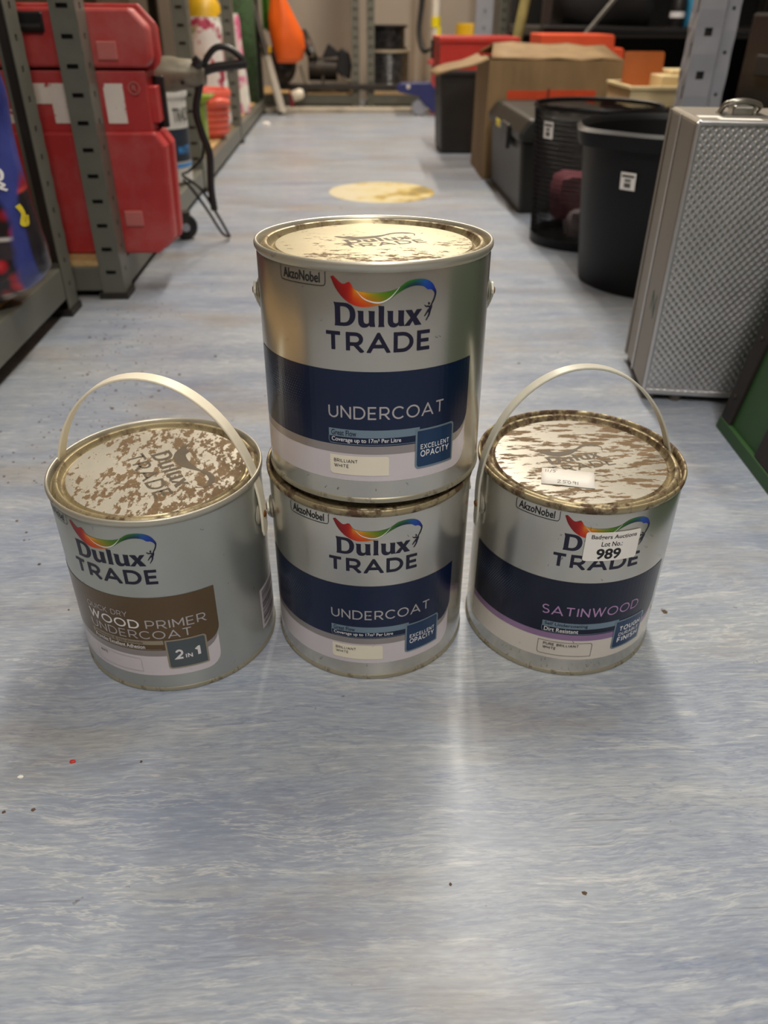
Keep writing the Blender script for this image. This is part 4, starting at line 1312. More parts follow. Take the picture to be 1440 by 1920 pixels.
obj('wheel_guard', lathe([(0, -0.025), (0.060, -0.025), (0.066, -0.018), (0.066, 0.018), (0.060, 0.025), (0, 0.025)], 32, M=Matrix.Translation((-0.105, -0.02, 0.235)) @ Matrix.Rotation(1.15, 4, 'Y')), M_blackplastic, ma, smooth=40)
obj('guard_plate', lathe([(0.067, -0.012), (0.074, -0.012), (0.074, 0.010), (0.067, 0.010)], 32, closed=True, M=Matrix.Translation((-0.082, -0.02, 0.226)) @ Matrix.Rotation(1.15, 4, 'Y')), M_chrome, ma, smooth=40)
obj('head', prism([(-0.02, 0.17), (0.015, 0.235), (0.045, 0.215), (0.075, 0.190), (0.06, 0.150)], -0.05, 0.0), M_blackplastic, ma, bevel=0.005)
obj('side_guard', prism([(0.055, 0.10), (0.072, 0.20), (0.09, 0.215), (0.130, 0.19), (0.145, 0.13), (0.135, 0.065), (0.10, 0.07)], -0.07, -0.01), M_blackplastic, ma, bevel=0.008)
obj('support_arm', tube([(-0.02, -0.04, 0.03), (-0.02, -0.04, 0.16), (0.08, -0.05, 0.165)], 0.009, 10), M_chrome, ma, smooth=50)
obj('rail', tube([(-0.14, -0.09, 0.13), (-0.11, -0.10, 0.05), (-0.04, -0.10, 0.02), (0.05, -0.10, 0.015)], 0.010, 10, 4), M_toolgrey, ma, smooth=50)
obj('lever', tube([(0.09, -0.06, 0.08), (0.12, -0.08, 0.05), (0.15, -0.08, 0.045)], 0.007, 10, 4), M_toolgrey, ma, smooth=50)
# cable reels
def wrap_mat():
    t = NT('stretch_wrapped_cable')
    c = t.coord((1, 1, 1))
    t.p(Base_Color=t.ramp(t.noise(c, 40, 3), [(0.3, rgb(24, 24, 26)), (0.7, rgb(66, 66, 68))]), Roughness=0.12, Coat_Weight=0.6)
    t.bump(t.noise(t.coord((1, 1, 0.3)), 24, 5), 0.9, 0.01)
    return t.m
M_wrap = wrap_mat()
M_plyend = pmat('pale_reel_flange', rgb(172, 158, 134), 0.6, var=0.1)
def reel(label, loc, r, h, fl, fm):
    t = thing('cable_reel', label, 'cable reel', loc)
    obj('lower_flange', lathe([(0, 0), (fl, 0), (fl, 0.010), (0, 0.010)], 40), M_plyend if fm else M_blackplastic, t, smooth=30)
    turns = []
    n = 9
    for k in range(n):
        z = 0.010 + (h - 0.022) * (k + 0.5) / n
        turns.append(z)
    prof = [(0.02, 0.0101)]
    for z in turns:
        dz = (h - 0.022) / n / 2
        prof += [(r - 0.004, z - dz), (r, z - dz * 0.4), (r, z + dz * 0.4), (r - 0.004, z + dz)]
    prof += [(0.02, h - 0.0121)]
    obj('wound_cable', lathe(prof, 40), M_wrap, t, smooth=40)
    obj('upper_flange', lathe([(0.018, h - 0.012), (fl, h - 0.012), (fl, h), (0.018, h)], 40, closed=True), M_plyend if fm == 2 else M_blackplastic, t, smooth=30)
    return t
reel('larger black cable reel with pale top flange on the back rack', (0.252, 5.03, 0.0805), 0.117, 0.208, 0.122, 2)
reel('smaller black cable reel on top of the larger reel', (0.250, 5.03, 0.289), 0.094, 0.115, 0.106, 0)
# taped pole and black strap
M_tape = pmat('yellow_tape', rgb(240, 218, 20), 0.4, var=0.05)
M_pinkred = pmat('pink_red_plastic', rgb(206, 84, 84), 0.4)
pt = thing('pole', 'white pole with yellow tape and black foot', 'pole', (0.480, 4.70, 0.0))
obj('shaft', tube([(0, 0, 0.335), (-0.008, 0.03, 1.4)], 0.0215, 16), M_whitepaint, pt, smooth=50)
obj('tape_band', lathe([(0.0222, 0.40), (0.0240, 0.40), (0.0240, 0.445), (0.0222, 0.445)], 24, closed=True), M_tape, pt, smooth=40)
obj('tape_flag', prism([(0.004, 0.336), (0.024, 0.340), (0.024, 0.40), (0.006, 0.40)], -0.0235, -0.0185), M_tape, pt)
obj('coupling', tube([(0, 0, 0.236), (0, 0, 0.345)], 0.0225, 14), M_blackplastic, pt, smooth=50)
obj('collar', lathe([(0.018, -0.012), (0.032, -0.010), (0.032, 0.010), (0.018, 0.012)], 20, closed=True, M=Matrix.Translation((-0.004, -0.004, 0.245))), M_pinkred, pt, smooth=40)
obj('stem', tube([(0, 0, 0.0), (0, 0, 0.236)], 0.016, 12), M_pinkred, pt, smooth=50)
bs = thing('strap', 'black webbing strap hanging in front of the back wall', 'strap', (0.405, 4.84, 0.29))
obj('webbing', tube([(0.06, -0.09, 0.012), (0.03, -0.06, 0.0), (0.01, -0.03, 0.03), (0.0, 0.0, 0.10), (0.012, 0.02, 0.22), (0.02, 0.03, 0.40), (0.02, 0.03, 0.80)], lambda s: 0.005 + 0.010 * min(1, s * 5), 10, 5), M_rubber, bs, smooth=60)
obj('hook', tube([(0.02, 0.03, 0.79), (0.02, 0.06, 0.84), (0.02, 0.10, 0.83)], 0.005, 8, 4), M_chrome, bs, smooth=60)
# blue plastic ramp-like tool on the floor
M_blueplastic = pmat('blue_plastic', rgb(40, 46, 100), 0.45, var=0.1)
bt = thing('blue_tool', 'blue plastic trolley jack in front of the back rack', 'tool', (0.405, 4.60, 0.0))
def bp(x, y):
    return ((x - 735) * 0.0004776, 0.148 - (y - 940) * 0.000452)
pts = [bp(460, 985), bp(470, 950), bp(510, 925), bp(830, 918), bp(885, 985), bp(905, 1060), bp(935, 990), bp(975, 968), bp(1000, 1100), bp(990, 1225), bp(930, 1262), bp(830, 1205), bp(745, 1120), bp(705, 1060), bp(480, 1022)]
obj('shell', prism(pts, -0.035, 0.035), M_blueplastic, bt, bevel=0.006, seg=3)
obj('rivet', lathe([(0, 0), (0.010, 0), (0.008, 0.005), (0, 0.006)], 16, M=Matrix.Translation((*[(585 - 735) * 0.0004776], -0.035, 0.137)) @ Matrix.Rotation(PI / 2, 4, 'X')), M_whitepaint, bt, smooth=40)
obj('wheel', lathe([(0, -0.018), (0.036, -0.018), (0.040, -0.012), (0.040, 0.012), (0.036, 0.018), (0, 0.018)], 28, M=Matrix.Translation((-0.010, 0.0, 0.040)) @ Matrix.Rotation(PI / 2, 4, 'X')), M_rackgrey, bt, smooth=40)
obj('wheel', lathe([(0, -0.018), (0.026, -0.018), (0.030, -0.012), (0.030, 0.012), (0.026, 0.018), (0, 0.018)], 28, M=Matrix.Translation((0.098, 0.0, 0.030)) @ Matrix.Rotation(PI / 2, 4, 'X')), M_rackgrey, bt, smooth=40)
# small bottle and red strap under the steel bar
wb = thing('white_bottle', 'small white bottle lying against the foot of the back rack', 'bottle', (-0.255, 4.79, 0.0225))
obj('bottle', lathe([(0, 0), (0.024, 0), (0.027, 0.006), (0.027, 0.048), (0.018, 0.062), (0.012, 0.066), (0, 0.066)], 20, M=Matrix.Translation((0.0, 0.0, 0.058)) @ Matrix.Rotation(1.25, 4, 'Y') @ Matrix.Translation((0, 0, -0.03))), M_whitepaint, wb, smooth=40)
obj('cap', lathe([(0, 0), (0.013, 0), (0.013, 0.018), (0, 0.018)], 16, M=Matrix.Translation((0.0, 0.0, 0.058)) @ Matrix.Rotation(1.25, 4, 'Y') @ Matrix.Translation((0, 0, 0.034))), M_blackplastic, wb, smooth=40)
obj('red_strap', prism([(-0.042, 0.0), (-0.022, 0.0), (-0.028, 0.03), (-0.034, 0.08), (-0.044, 0.08)], -0.006, 0.0), pmat('crimson_webbing', rgb(150, 20, 50), 0.6), wb)

# ------------------------------------------------------------------ right side, far to near
M_redcrate = pmat('red_crate_plastic', rgb(190, 50, 42), 0.45, var=0.08, dirt=rgb(190, 110, 96), dlo=0.6, dhi=0.9)
M_tubblack = pmat('dusty_black_plastic', rgb(30, 27, 25), 0.5, var=0.25, scale=14, dirt=rgb(70, 56, 44), dlo=0.62, dhi=0.8)
bb = thing('black_tub', 'tall dusty black tub under the red crate', 'tub', (0.445, 3.42, 0.0))
obj('tub_wall', prism([(-0.070, 0.0), (0.110, 0.0), (0.122, 0.285), (-0.082, 0.285)], -0.12, 0.12), M_tubblack, bb, bevel=0.012, seg=3)
obj('rim', box(-0.090, 0.130, -0.13, 0.13, 0.268, 0.286), M_tubblack, bb, bevel=0.004)
rc = thing('red_crate', 'red plastic crate on top of the tall black tub', 'crate', (0.445, 3.42, 0.2865))
def open_box(x0, x1, y0, y1, z0, z1, th, bm=None):
    bm = bm or bmesh.new()
    bx(bm, x0, x1, y0, y1, z0, z0 + th)
    bx(bm, x0, x1, y0, y0 + th, z0 + th, z1)
    bx(bm, x0, x1, y1 - th, y1, z0 + th, z1)
    bx(bm, x0, x0 + th, y0 + th, y1 - th, z0 + th, z1)
    bx(bm, x1 - th, x1, y0 + th, y1 - th, z0 + th, z1)
    return bm
obj('crate_walls', open_box(-0.088, 0.20, -0.12, 0.12, 0, 0.098, 0.006), M_redcrate, rc)
obj('crate_rim', merge(box(-0.094, 0.206, -0.126, -0.114, 0.088, 0.106), box(-0.094, 0.206, 0.114, 0.126, 0.088, 0.106), box(-0.094, -0.082, -0.114, 0.114, 0.088, 0.106), box(0.194, 0.206, -0.114, 0.114, 0.088, 0.106)), M_redcrate, rc, bevel=0.003)
M_orangecrate = pmat('orange_crate_plastic', rgb(222, 84, 48), 0.45, var=0.06)
oc = thing('orange_crate', 'orange plastic tool crate with stepped corner behind the cardboard box', 'crate', (0.90, 3.36, 0.0))
obj('crate_body', prism([(-0.18, 0.0), (0.10, 0.0), (0.115, 0.28), (0.135, 0.285), (0.135, 0.355), (0.125, 0.362), (0.095, 0.362), (0.092, 0.398), (0.085, 0.404), (-0.18, 0.404)], -0.10, 0.10), M_orangecrate, oc, bevel=0.006)
obj('clasp', box(0.115, 0.140, -0.112, -0.10, 0.28, 0.32), M_orangecrate, oc, bevel=0.003)
# cardboard box
def card_mat():
    t = NT('cardboard')
    c = t.coord((1, 1, 0.25))
    col = t.ramp(t.noise(c, 20, 5), [(0.3, rgb(126, 102, 70)), (0.7, rgb(148, 121, 84))])
    st_ = t.ramp(t.noise(t.coord((1, 1, 1)), 6, 5), step(0.55, 0.85))
    t.p(Base_Color=t.mix(t.mth('MULTIPLY', st_, 0.5), col, rgb(118, 92, 62)), Roughness=0.75)
    t.bump(t.noise(t.coord((40, 40, 2)), 4, 2), 0.12, 0.002)
    return t.m
M_card = card_mat()
M_tapeorange = pmat('orange_label_print', rgb(206, 72, 34), 0.55, var=0.1)
M_tapetext = pmat('dark_red_print', rgb(128, 40, 20), 0.6)
cb = thing('cardboard_box', 'brown cardboard box with orange label and an open flap', 'box', (0.455, 2.76, 0.0), -0.02)
obj('front_panel', box(0, 0.43, 0.0, 0.004, 0, 0.345), M_card, cb)
obj('left_panel', box(0, 0.004, 0.004, 0.306, 0, 0.345), M_card, cb)
obj('right_panel', box(0.426, 0.43, 0.004, 0.306, 0, 0.345), M_card, cb)
obj('rear_panel', box(0, 0.43, 0.306, 0.31, 0, 0.345), M_card, cb)
obj('bottom_panel', box(0.004, 0.426, 0.004, 0.306, 0.0005, 0.0045), M_card, cb)
def flap(pts, mat, name, th=0.004):
    bm = bmesh.new()
    vs = [bm.verts.new(p) for p in pts]
    bm.faces.new(vs)
    bmesh.ops.subdivide_edges(bm, edges=bm.edges, cuts=5, use_grid_fill=True)
    rnd = random.Random(5)
    for v in bm.verts:
        v.co.z += 0.0035 * math.sin(v.co.x * 40 + v.co.y * 23)
    o_ = obj(name, bm, mat, cb, smooth=60)
    md = o_.modifiers.new('thick', 'SOLIDIFY')
    md.thickness = th
    md.offset = 0
    return o_
flap([(0.004, 0.002, 0.349), (0.426, 0.002, 0.347), (0.395, 0.155, 0.378), (0.03, 0.155, 0.386)], M_card, 'front_flap')
flap([(0.03, 0.158, 0.388), (0.395, 0.158, 0.380), (0.426, 0.304, 0.351), (0.004, 0.304, 0.352)], M_card, 'rear_flap')
flap([(0.0, 0.004, 0.347), (0.0, 0.304, 0.347), (-0.165, 0.28, 0.300), (-0.165, 0.02, 0.300)], M_card, 'left_flap', 0.006)
flap([(0.430, 0.004, 0.347), (0.430, 0.304, 0.347), (0.452, 0.28, 0.25), (0.452, 0.02, 0.25)], M_card, 'right_flap')
lb = obj('orange_label', merge(box(0.062, 0.190, -0.0012, 0.0, 0.222, 0.262), box(0.198, 0.345, -0.0012, 0.0, 0.216, 0.264)), M_tapeorange, cb)
obj('label_divider', box(0.190, 0.198, -0.0014, 0.0, 0.220, 0.268), M_tapetext, cb)
# black lidded chest
M_chest = pmat('scuffed_black_chest', rgb(40, 40, 36), 0.42, var=0.2, scale=9, dirt=rgb(96, 88, 70), dlo=0.6, dhi=0.9)
ch = thing('storage_chest', 'black lidded plastic chest in front of the cardboard box', 'chest', (0.467, 2.222, 0.0))
obj('chest_body', prism([(0.012, 0.0), (0.290, 0.0), (0.300, 0.185), (0.0, 0.185)], 0.012, 0.50), M_chest, ch, bevel=0.008)
obj('lid', prism([(-0.010, 0.182), (0.310, 0.182), (0.310, 0.205), (0.285, 0.240), (0.016, 0.240), (-0.010, 0.205)], -0.008, 0.512), M_chest, ch, bevel=0.010, seg=3)
obj('latch', box(-0.020, -0.008, 0.12, 0.22, 0.150, 0.212), M_blackplastic, ch, bevel=0.004)
obj('latch', box(0.10, 0.20, -0.020, -0.006, 0.145, 0.212), M_blackplastic, ch, bevel=0.004)
obj('yellow_sticker', prism([(0.290, 0.186), (0.345, 0.186), (0.345, 0.204), (0.290, 0.204)], -0.0125, -0.0095, axis='x'), M_tape, ch)
obj('grey_sticker', prism([(0.15, 0.186), (0.28, 0.186), (0.28, 0.203), (0.15, 0.203)], -0.0123, -0.0095, axis='x'), M_chrome, ch)
# cream trays, brown board on a dark crate
M_creamplastic = pmat('cream_plastic', rgb(224, 204, 158), 0.42, var=0.05, dirt=rgb(176, 150, 104), dlo=0.6, dhi=0.9)
M_brownboard = pmat('brown_hardboard', rgb(168, 92, 44), 0.45, var=0.12, scale=12)
dc = thing('dark_crate', 'dark plastic crate carrying the cream trays', 'crate', (0.88, 2.55, 0.0))
obj('crate_walls', open_box(-0.07, 0.19, -0.16, 0.16, 0, 0.236, 0.008), M_tubblack, dc)
obj('crate_top', box(-0.075, 0.195, -0.165, 0.165, 0.236, 0.248), M_tubblack, dc, bevel=0.003)
ct = thing('plastic_tray', 'cream plastic tray on the dark crate by the brown board', 'tray', (0.955, 2.52, 0.249))
obj('tray_walls', open_box(-0.155, 0.09, -0.11, 0.11, 0, 0.050, 0.004), M_creamplastic, ct)
obj('tray_rim', merge(box(-0.160, 0.095, -0.116, -0.106, 0.042, 0.052), box(-0.160, 0.095, 0.106, 0.116, 0.042, 0.052), box(-0.160, -0.150, -0.106, 0.106, 0.042, 0.052), box(0.085, 0.095, -0.106, 0.106, 0.042, 0.052)), M_creamplastic, ct, bevel=0.002)
ct2 = thing('plastic_tray', 'small cream lidded box inside the cream tray', 'tray', (0.975, 2.52, 0.2535))
obj('box_body', box(-0.075, 0.060, -0.06, 0.08, 0, 0.070), M_creamplastic, ct2, bevel=0.004)
obj('lid', box(-0.040, 0.055, -0.03, 0.07, 0.070, 0.082), M_creamplastic, ct2, bevel=0.003)
bd = thing('brown_board', 'brown hardboard panel standing in the cream tray', 'board', (0.872, 2.55, 0.2545), 0.0)
obj('panel', prism(rrect(-0.055, 0.0, 0.062, 0.125, (0, 0, 0.008, 0.008)), 0.0, 0.006), M_brownboard, bd, rot=(-0.12, 0, 0))
# dark shelving on the right with black things on it
dr = thing('dark_shelving', 'dark shelf unit behind the boxes on the right', 'shelving', (0, 0, 0))
obj('shelf', box(0.80, 2.05, 3.62, 4.4, 0.385, 0.420), M_rackdark, dr, bevel=0.006)
obj('shelf_lip', tube([(0.80, 3.615, 0.418), (2.05, 3.615, 0.406)], 0.011, 10), M_blackplastic, dr, smooth=50)
obj('shade_back_panel', box(0.80, 2.05, 4.40, 4.42, 0, 1.6), M_blackgap, dr)  # black sheet added for the dark depth, shade put into its colour
obj('upper_shelf', box(0.80, 2.05, 3.62, 4.4, 1.15, 1.185), M_rackdark, dr, bevel=0.006)
for x in (0.80, 2.01):
    for y in (3.63, 4.36):
        obj('leg', box(x, x + 0.035, y, y + 0.035, 0, 1.6), M_rackdark, dr, bevel=0.003)
obj('side_panel', box(2.045, 2.06, 3.66, 4.36, 0, 1.6), M_blackgap, dr)
M_blackbag = pmat('black_bag_cloth', rgb(24, 22, 24), 0.8, var=0.2, bump=0.4, bscale=60)
def soft_box(parent, name, sx, sy, sz, mat, loc=(0, 0, 0)):
    bm = bmesh.new()
    bmesh.ops.create_cube(bm, size=1)
    bmesh.ops.subdivide_edges(bm, edges=bm.edges, cuts=6, use_grid_fill=True)
    for v in bm.verts:
        p = v.co.copy()
        r_ = max(abs(p.x), abs(p.y), abs(p.z))
        sph = p.normalized() * 0.62
        q = p.lerp(sph, 0.38)
        q *= 1 + 0.05 * math.sin(11 * p.x + 7 * p.z) + 0.04 * math.sin(13 * p.y - 9 * p.z)
        v.co = Vector((q.x * sx, q.y * sy, max(0.0, (q.z + 0.47) * sz)))
    return obj(name, bm, mat, parent, smooth=60, loc=loc)
h1 = thing('holdall', 'black cloth holdall on the dark shelf', 'bag', (1.10, 3.95, 0.4205))
soft_box(h1, 'bag_body', 0.42, 0.34, 0.26, M_blackbag)
obj('carry_strap', tube([(-0.02, -0.17, 0.10), (0.01, -0.20, 0.125), (0.06, -0.20, 0.135), (0.10, -0.19, 0.12)], 0.006, 8, 5), M_toolgrey, h1, smooth=60)
h2 = thing('bottle', 'black bottle with white mark on the dark shelf', 'bottle', (1.37, 3.70, 0.4205))
obj('bottle', lathe([(0, 0), (0.028, 0), (0.03, 0.004), (0.03, 0.10), (0.014, 0.13), (0.014, 0.15), (0, 0.15)], 24), M_blackplastic, h2, smooth=40)
obj('white_mark', lathe([(0.0304, 0.035), (0.0304, 0.055)], 24), M_textwhite, h2)
h3 = thing('blue_bag', 'bright blue plastic bag on the dark shelf', 'bag', (1.45, 3.72, 0.4205))
soft_box(h3, 'bag_body', 0.09, 0.10, 0.20, pmat('bright_blue_plastic', rgb(60, 140, 180), 0.4, var=0.2))
obj('tie', tube([(0, 0, 0.18), (0.005, 0, 0.22)], 0.008, 8), M_blackplastic, h3)
# leaning bars behind the cardboard box
lbar = thing('steel_strut', 'bare steel strut leaning diagonally in front of the dark shelf', 'strut', (0.62, 3.565, 0.0))
obj('strut', prism([(0.0, 0.0), (0.02, 0.0), (0.62, 0.72), (0.60, 0.72)], -0.010, 0.010), M_chrome, lbar, bevel=0.003)
obj('foot_pad', box(-0.01, 0.03, -0.02, 0.02, 0, 0.006), M_blackplastic, lbar)
ybar = thing('wooden_pole', 'paint-stained wooden pole leaning behind the cardboard box', 'pole', (0.665, 3.72, 0.0))
obj('shaft', tube([(0, 0, 0.0), (0.16, 0.06, 1.0)], 0.022, 12), pmat('stained_wood', rgb(150, 140, 84), 0.6, var=0.3, scale=12), ybar, smooth=50)
obj('head', tube([(0.16, 0.06, 0.97), (0.17, 0.064, 1.06)], 0.028, 12), M_darkmetal, ybar, smooth=50)
# far right post with a yellow drum behind it
fp = thing('upright_post', 'slotted dark steel post in front of the yellow drum', 'post', (0.70, 4.84, 0.0))
obj('web', box(0, 0.09, -0.044, -0.040, 0, 2.0), M_rackgrey, fp)
obj('flange', box(0, 0.004, -0.040, 0.006, 0, 2.0), M_rackgrey, fp)
obj('flange', box(0.086, 0.09, -0.040, 0.006, 0, 2.0), M_rackgrey, fp)
for k in range(10):
    obj('bolt', lathe([(0, 0), (0.006, 0), (0.005, 0.004), (0, 0.004)], 10, M=Matrix.Translation((0.045, -0.044, 0.10 + k * 0.075)) @ Matrix.Rotation(PI / 2, 4, 'X')), M_chrome, fp)
yd = thing('yellow_drum', 'short yellow drum behind the slotted far post', 'drum', (0.725, 5.05, 0.0815))
obj('drum_wall', lathe([(0, 0), (0.094, 0), (0.096, 0.01), (0.096, 0.15), (0.099, 0.155), (0.096, 0.16), (0.096, 0.32), (0.092, 0.332), (0, 0.332)], 40), M_yel, yd, smooth=40)
obj('bung', lathe([(0, 0.332), (0.02, 0.332), (0.02, 0.338), (0, 0.34)], 16, M=Matrix.Translation((0.05, -0.03, 0))), M_blackplastic, yd, smooth=40)
# near right slotted post and its rack frame
M_slotgrey = M_rackgrey
gp = thing('pallet_rack', 'pale grey pallet rack with slotted post behind the silver case', 'shelving', (0, 0, 0))
def slotted_post(x0, y0):
    bm = bmesh.new()
    # left side: two rows of narrow slots
    holed_strip(bm, 0.024, 2.2, 0.085, 0.006, 0.026, 0.02, lambda a, z: (x0, y0 + 0.048 - a, z))
    holed_strip(bm, 0.024, 2.2, 0.085, 0.006, 0.026, 0.02, lambda a, z: (x0, y0 + 0.024 - a, z))
    # front: a flat with square holes
    holed_strip(bm, 0.058, 2.2, 0.085, 0.018, 0.016, 0.055, lambda a, z: (x0 + a, y0, z))
    # step back and a flange with round-looking holes
    def q(pts):
        bm.faces.new([bm.verts.new(p) for p in pts])
    q([(x0 + 0.058, y0, 0), (x0 + 0.066, y0 + 0.014, 0), (x0 + 0.066, y0 + 0.014, 2.2), (x0 + 0.058, y0, 2.2)])
    holed_strip(bm, 0.032, 2.2, 0.085, 0.007, 0.007, 0.015, lambda a, z: (x0 + 0.066 + a, y0 + 0.014, z))
    q([(x0 + 0.098, y0 + 0.014, 0), (x0 + 0.098, y0 + 0.048, 0), (x0 + 0.098, y0 + 0.048, 2.2), (x0 + 0.098, y0 + 0.014, 2.2)])
    bmesh.ops.remove_doubles(bm, verts=bm.verts, dist=1e-5)
    o_ = obj('upright', bm, M_rackgrey, gp)
    o_.modifiers.new('thick', 'SOLIDIFY').thickness = 0.002
    obj('slot_shade_strip', merge(box(x0 + 0.006, x0 + 0.007, y0 + 0.004, y0 + 0.046, 0.01, 2.18), box(x0 + 0.010, x0 + 0.054, y0 + 0.006, y0 + 0.007, 0.01, 2.18), box(x0 + 0.068, x0 + 0.096, y0 + 0.019, y0 + 0.020, 0.01, 2.18)), M_rackdark, gp)  # dark strips added so the holes look shaded inside
    obj('foot_plate', box(x0 - 0.02, x0 + 0.115, y0 - 0.03, y0 + 0.07, 0, 0.004), M_rackgrey, gp)
slotted_post(0.790, 2.0)
slotted_post(1.75, 2.0)
obj('cross_beam', box(0.89, 1.75, 2.004, 2.044, 0.86, 0.96), M_rackgrey, gp, bevel=0.004)
obj('cross_beam', box(0.89, 1.75, 2.004, 2.044, 1.66, 1.76), M_rackgrey, gp, bevel=0.004)
sp = thing('loudspeaker', 'black loudspeaker cabinet behind the silver case by the right wall', 'loudspeaker', (1.27, 2.20, 0.0), 0.1)
obj('cabinet', box(-0.13, 0.17, 0.0, 0.26, 0.0, 0.475), M_blackplastic, sp, bevel=0.008)
obj('grille', box(-0.11, 0.15, -0.008, 0.0, 0.03, 0.445), M_blackbag, sp, bevel=0.004)
obj('side_handle', box(-0.140, -0.128, 0.08, 0.18, 0.33, 0.38), M_rubber, sp, bevel=0.004)

# mesh waste bin
M_wire = pmat('black_wire_mesh', rgb(26, 25, 27), 0.4, 0.5, var=0.1)
mb = thing('mesh_bin', 'round black wire mesh waste bin', 'waste bin', (0.5745, 1.9385, 0.0))
bm = bmesh.new()
NA, NZ = 150, 56
rb, rt, hh = 0.121, 0.1405, 0.298
ringv = []
for j in range(NZ + 1):
    f = j / NZ
    r_ = rb + (rt - rb) * f
    z = 0.012 + (hh - 0.016) * f
    ringv.append([bm.verts.new((r_ * math.cos(2 * PI * (i + 0.5 * (j % 2)) / NA), r_ * math.sin(2 * PI * (i + 0.5 * (j % 2)) / NA), z)) for i in range(NA)])
for A, B in zip(ringv, ringv[1:]):
    for i in range(NA):
        bm.faces.new((A[i], A[(i + 1) % NA], B[(i + 1) % NA], B[i]))
mo = obj('mesh_wall', bm, M_wire, mb)
mo['kind'] = 'stuff'
wm = mo.modifiers.new('wire', 'WIREFRAME')
wm.thickness = 0.0021
wm.use_even_offset = False
obj('rim', lathe([(rt - 0.003, hh - 0.006), (rt + 0.003, hh - 0.006), (rt + 0.004, hh), (rt + 0.001, hh + 0.004), (rt - 0.003, hh + 0.002)], 64, closed=True), M_wire, mb, smooth=60)
obj('base', lathe([(0, 0.004), (rb - 0.004, 0.004), (rb - 0.002, 0.0), (rb + 0.002, 0.0), (rb + 0.003, 0.022), (rb, 0.024)], 64), M_wire, mb, smooth=40)
def lot_tag(parent, r, ang, z, wd, hg, slope=0.0):
    """small curved paper sticker on a bin wall"""
    bm = bmesh.new()
    n = 5
    vs = []
    for i in range(n + 1):
        a = ang + (i / n - 0.5) * wd / r
        vs.append((bm.verts.new(((r) * math.sin(a), -(r) * math.cos(a), z)), bm.verts.new(((r + slope * hg) * math.sin(a), -(r + slope * hg) * math.cos(a), z + hg))))
    for A, B in zip(vs, vs[1:]):
        bm.faces.new((A[0], B[0], B[1], A[1]))
    t_ = obj('lot_sticker', bm, M_stickwhite, parent)
    t_['label'] = 'white lot sticker'
    bars = bmesh.new()
    for (z0, z1, w0) in ((0.72, 0.86, 0.8), (0.48, 0.62, 0.4), (0.14, 0.40, 0.42)):
        prev = None
        for i in range(4):
            a = ang + (i / 3 - 0.5) * wd * w0 / r
            cur = [bars.verts.new(((r + 0.0006 + slope * hg * q) * math.sin(a), -(r + 0.0006 + slope * hg * q) * math.cos(a), z + hg * q)) for q in (z0, z1)]
            if prev:
                bars.faces.new((prev[0], cur[0], cur[1], prev[1]))
            prev = cur
    obj('sticker_print', bars, M_pencil, t_)
lot_tag(mb, 0.1405, math.radians(-62), 0.236, 0.030, 0.034, 0.06)
pc = thing('pink_cloth', 'crumpled dull pink cloth inside the wire mesh bin', 'cloth', (0.54, 1.91, 0.030))
soft_box(pc, 'cloth', 0.10, 0.10, 0.10, pmat('dull_pink_cloth', rgb(120, 46, 62), 0.8, var=0.2), (0, 0, 0.03))
soft_box(pc, 'paper_wad', 0.07, 0.07, 0.06, pmat('pale_paper_wad', rgb(190, 170, 170), 0.8, var=0.15), (0.01, -0.045, 0.0))

# plain black bin with pouring lip
M_binblack = pmat('smooth_black_plastic', rgb(13, 13, 16), 0.5, var=0.12, scale=8, spec=0.3)
kb = thing('plastic_bin', 'large plain black plastic bin with white lot sticker', 'waste bin', (0.640, 1.605, 0.0))
def bin_ring(r, z, lip=0.0):
    out = []
    for i in range(96):
        a = 2 * PI * i / 96
        d = abs((a - math.radians(196) + PI) % (2 * PI) - PI)
        e = lip * math.exp(-(d / 0.24) ** 2)
        out.append(((r + e) * math.cos(a), (r + e) * math.sin(a), z))
    return out
def rings_bm(specs):
    bm = bmesh.new()
    rr = [[bm.verts.new(p) for p in bin_ring(*s)] for s in specs]
    for A, B in zip(rr, rr[1:]):
        for i in range(96):
            bm.faces.new((A[i], A[(i + 1) % 96], B[(i + 1) % 96], B[i]))
    return bm, rr
bm, rr = rings_bm([(0.138, 0.004), (0.148, 0.0), (0.153, 0.012), (0.180, 0.285), (0.177, 0.285), (0.149, 0.012)])
bm.faces.new(rr[0])
bm.faces.new(rr[-1])
obj('bin_wall', bm, M_binblack, kb, smooth=40)
bm, rr = rings_bm([(0.178, 0.270), (0.189, 0.266, 0.018), (0.193, 0.290, 0.020), (0.186, 0.296, 0.016), (0.179, 0.288, 0.006), (0.178, 0.268)])
obj('rolled_lip', bm, M_binblack, kb, smooth=50)
lot_tag(kb, 0.1752, math.radians(-46), 0.200, 0.030, 0.030, 0.098)

# ------------------------------------------------------------------ silver case
M_alu = pmat('weathered_aluminium', rgb(142, 135, 124), 0.5, 0.45, var=0.08, scale=18, dirt=rgb(108, 100, 90), dlo=0.58, dhi=0.85)
M_alubright = pmat('embossed_aluminium', rgb(204, 203, 204), 0.30, 0.75, var=0.06, scale=20, dirt=rgb(120, 112, 104), dlo=0.66, dhi=0.8)
M_greenmark = pmat('green_marker', rgb(52, 100, 84), 0.6)
M_foot = pmat('grey_rubber_foot', rgb(92, 84, 76), 0.7)
CR = math.radians(-9)
sc = thing('aluminium_case', 'silver aluminium case with embossed diamond pattern', 'case', (0.4225, 1.010, 0.0), CR)
CW, CD, CH = 0.285, 0.165, 0.356
obj('shell', box(0, CW, 0.004, CD, 0.010, 0.010 + CH), M_alu, sc, bevel=0.006, seg=3)
bm = bmesh.new()
pit = 0.0098
nx, nz = int((CW - 0.008) / pit * 6), int((CH - 0.008) / pit * 6)
grid = []
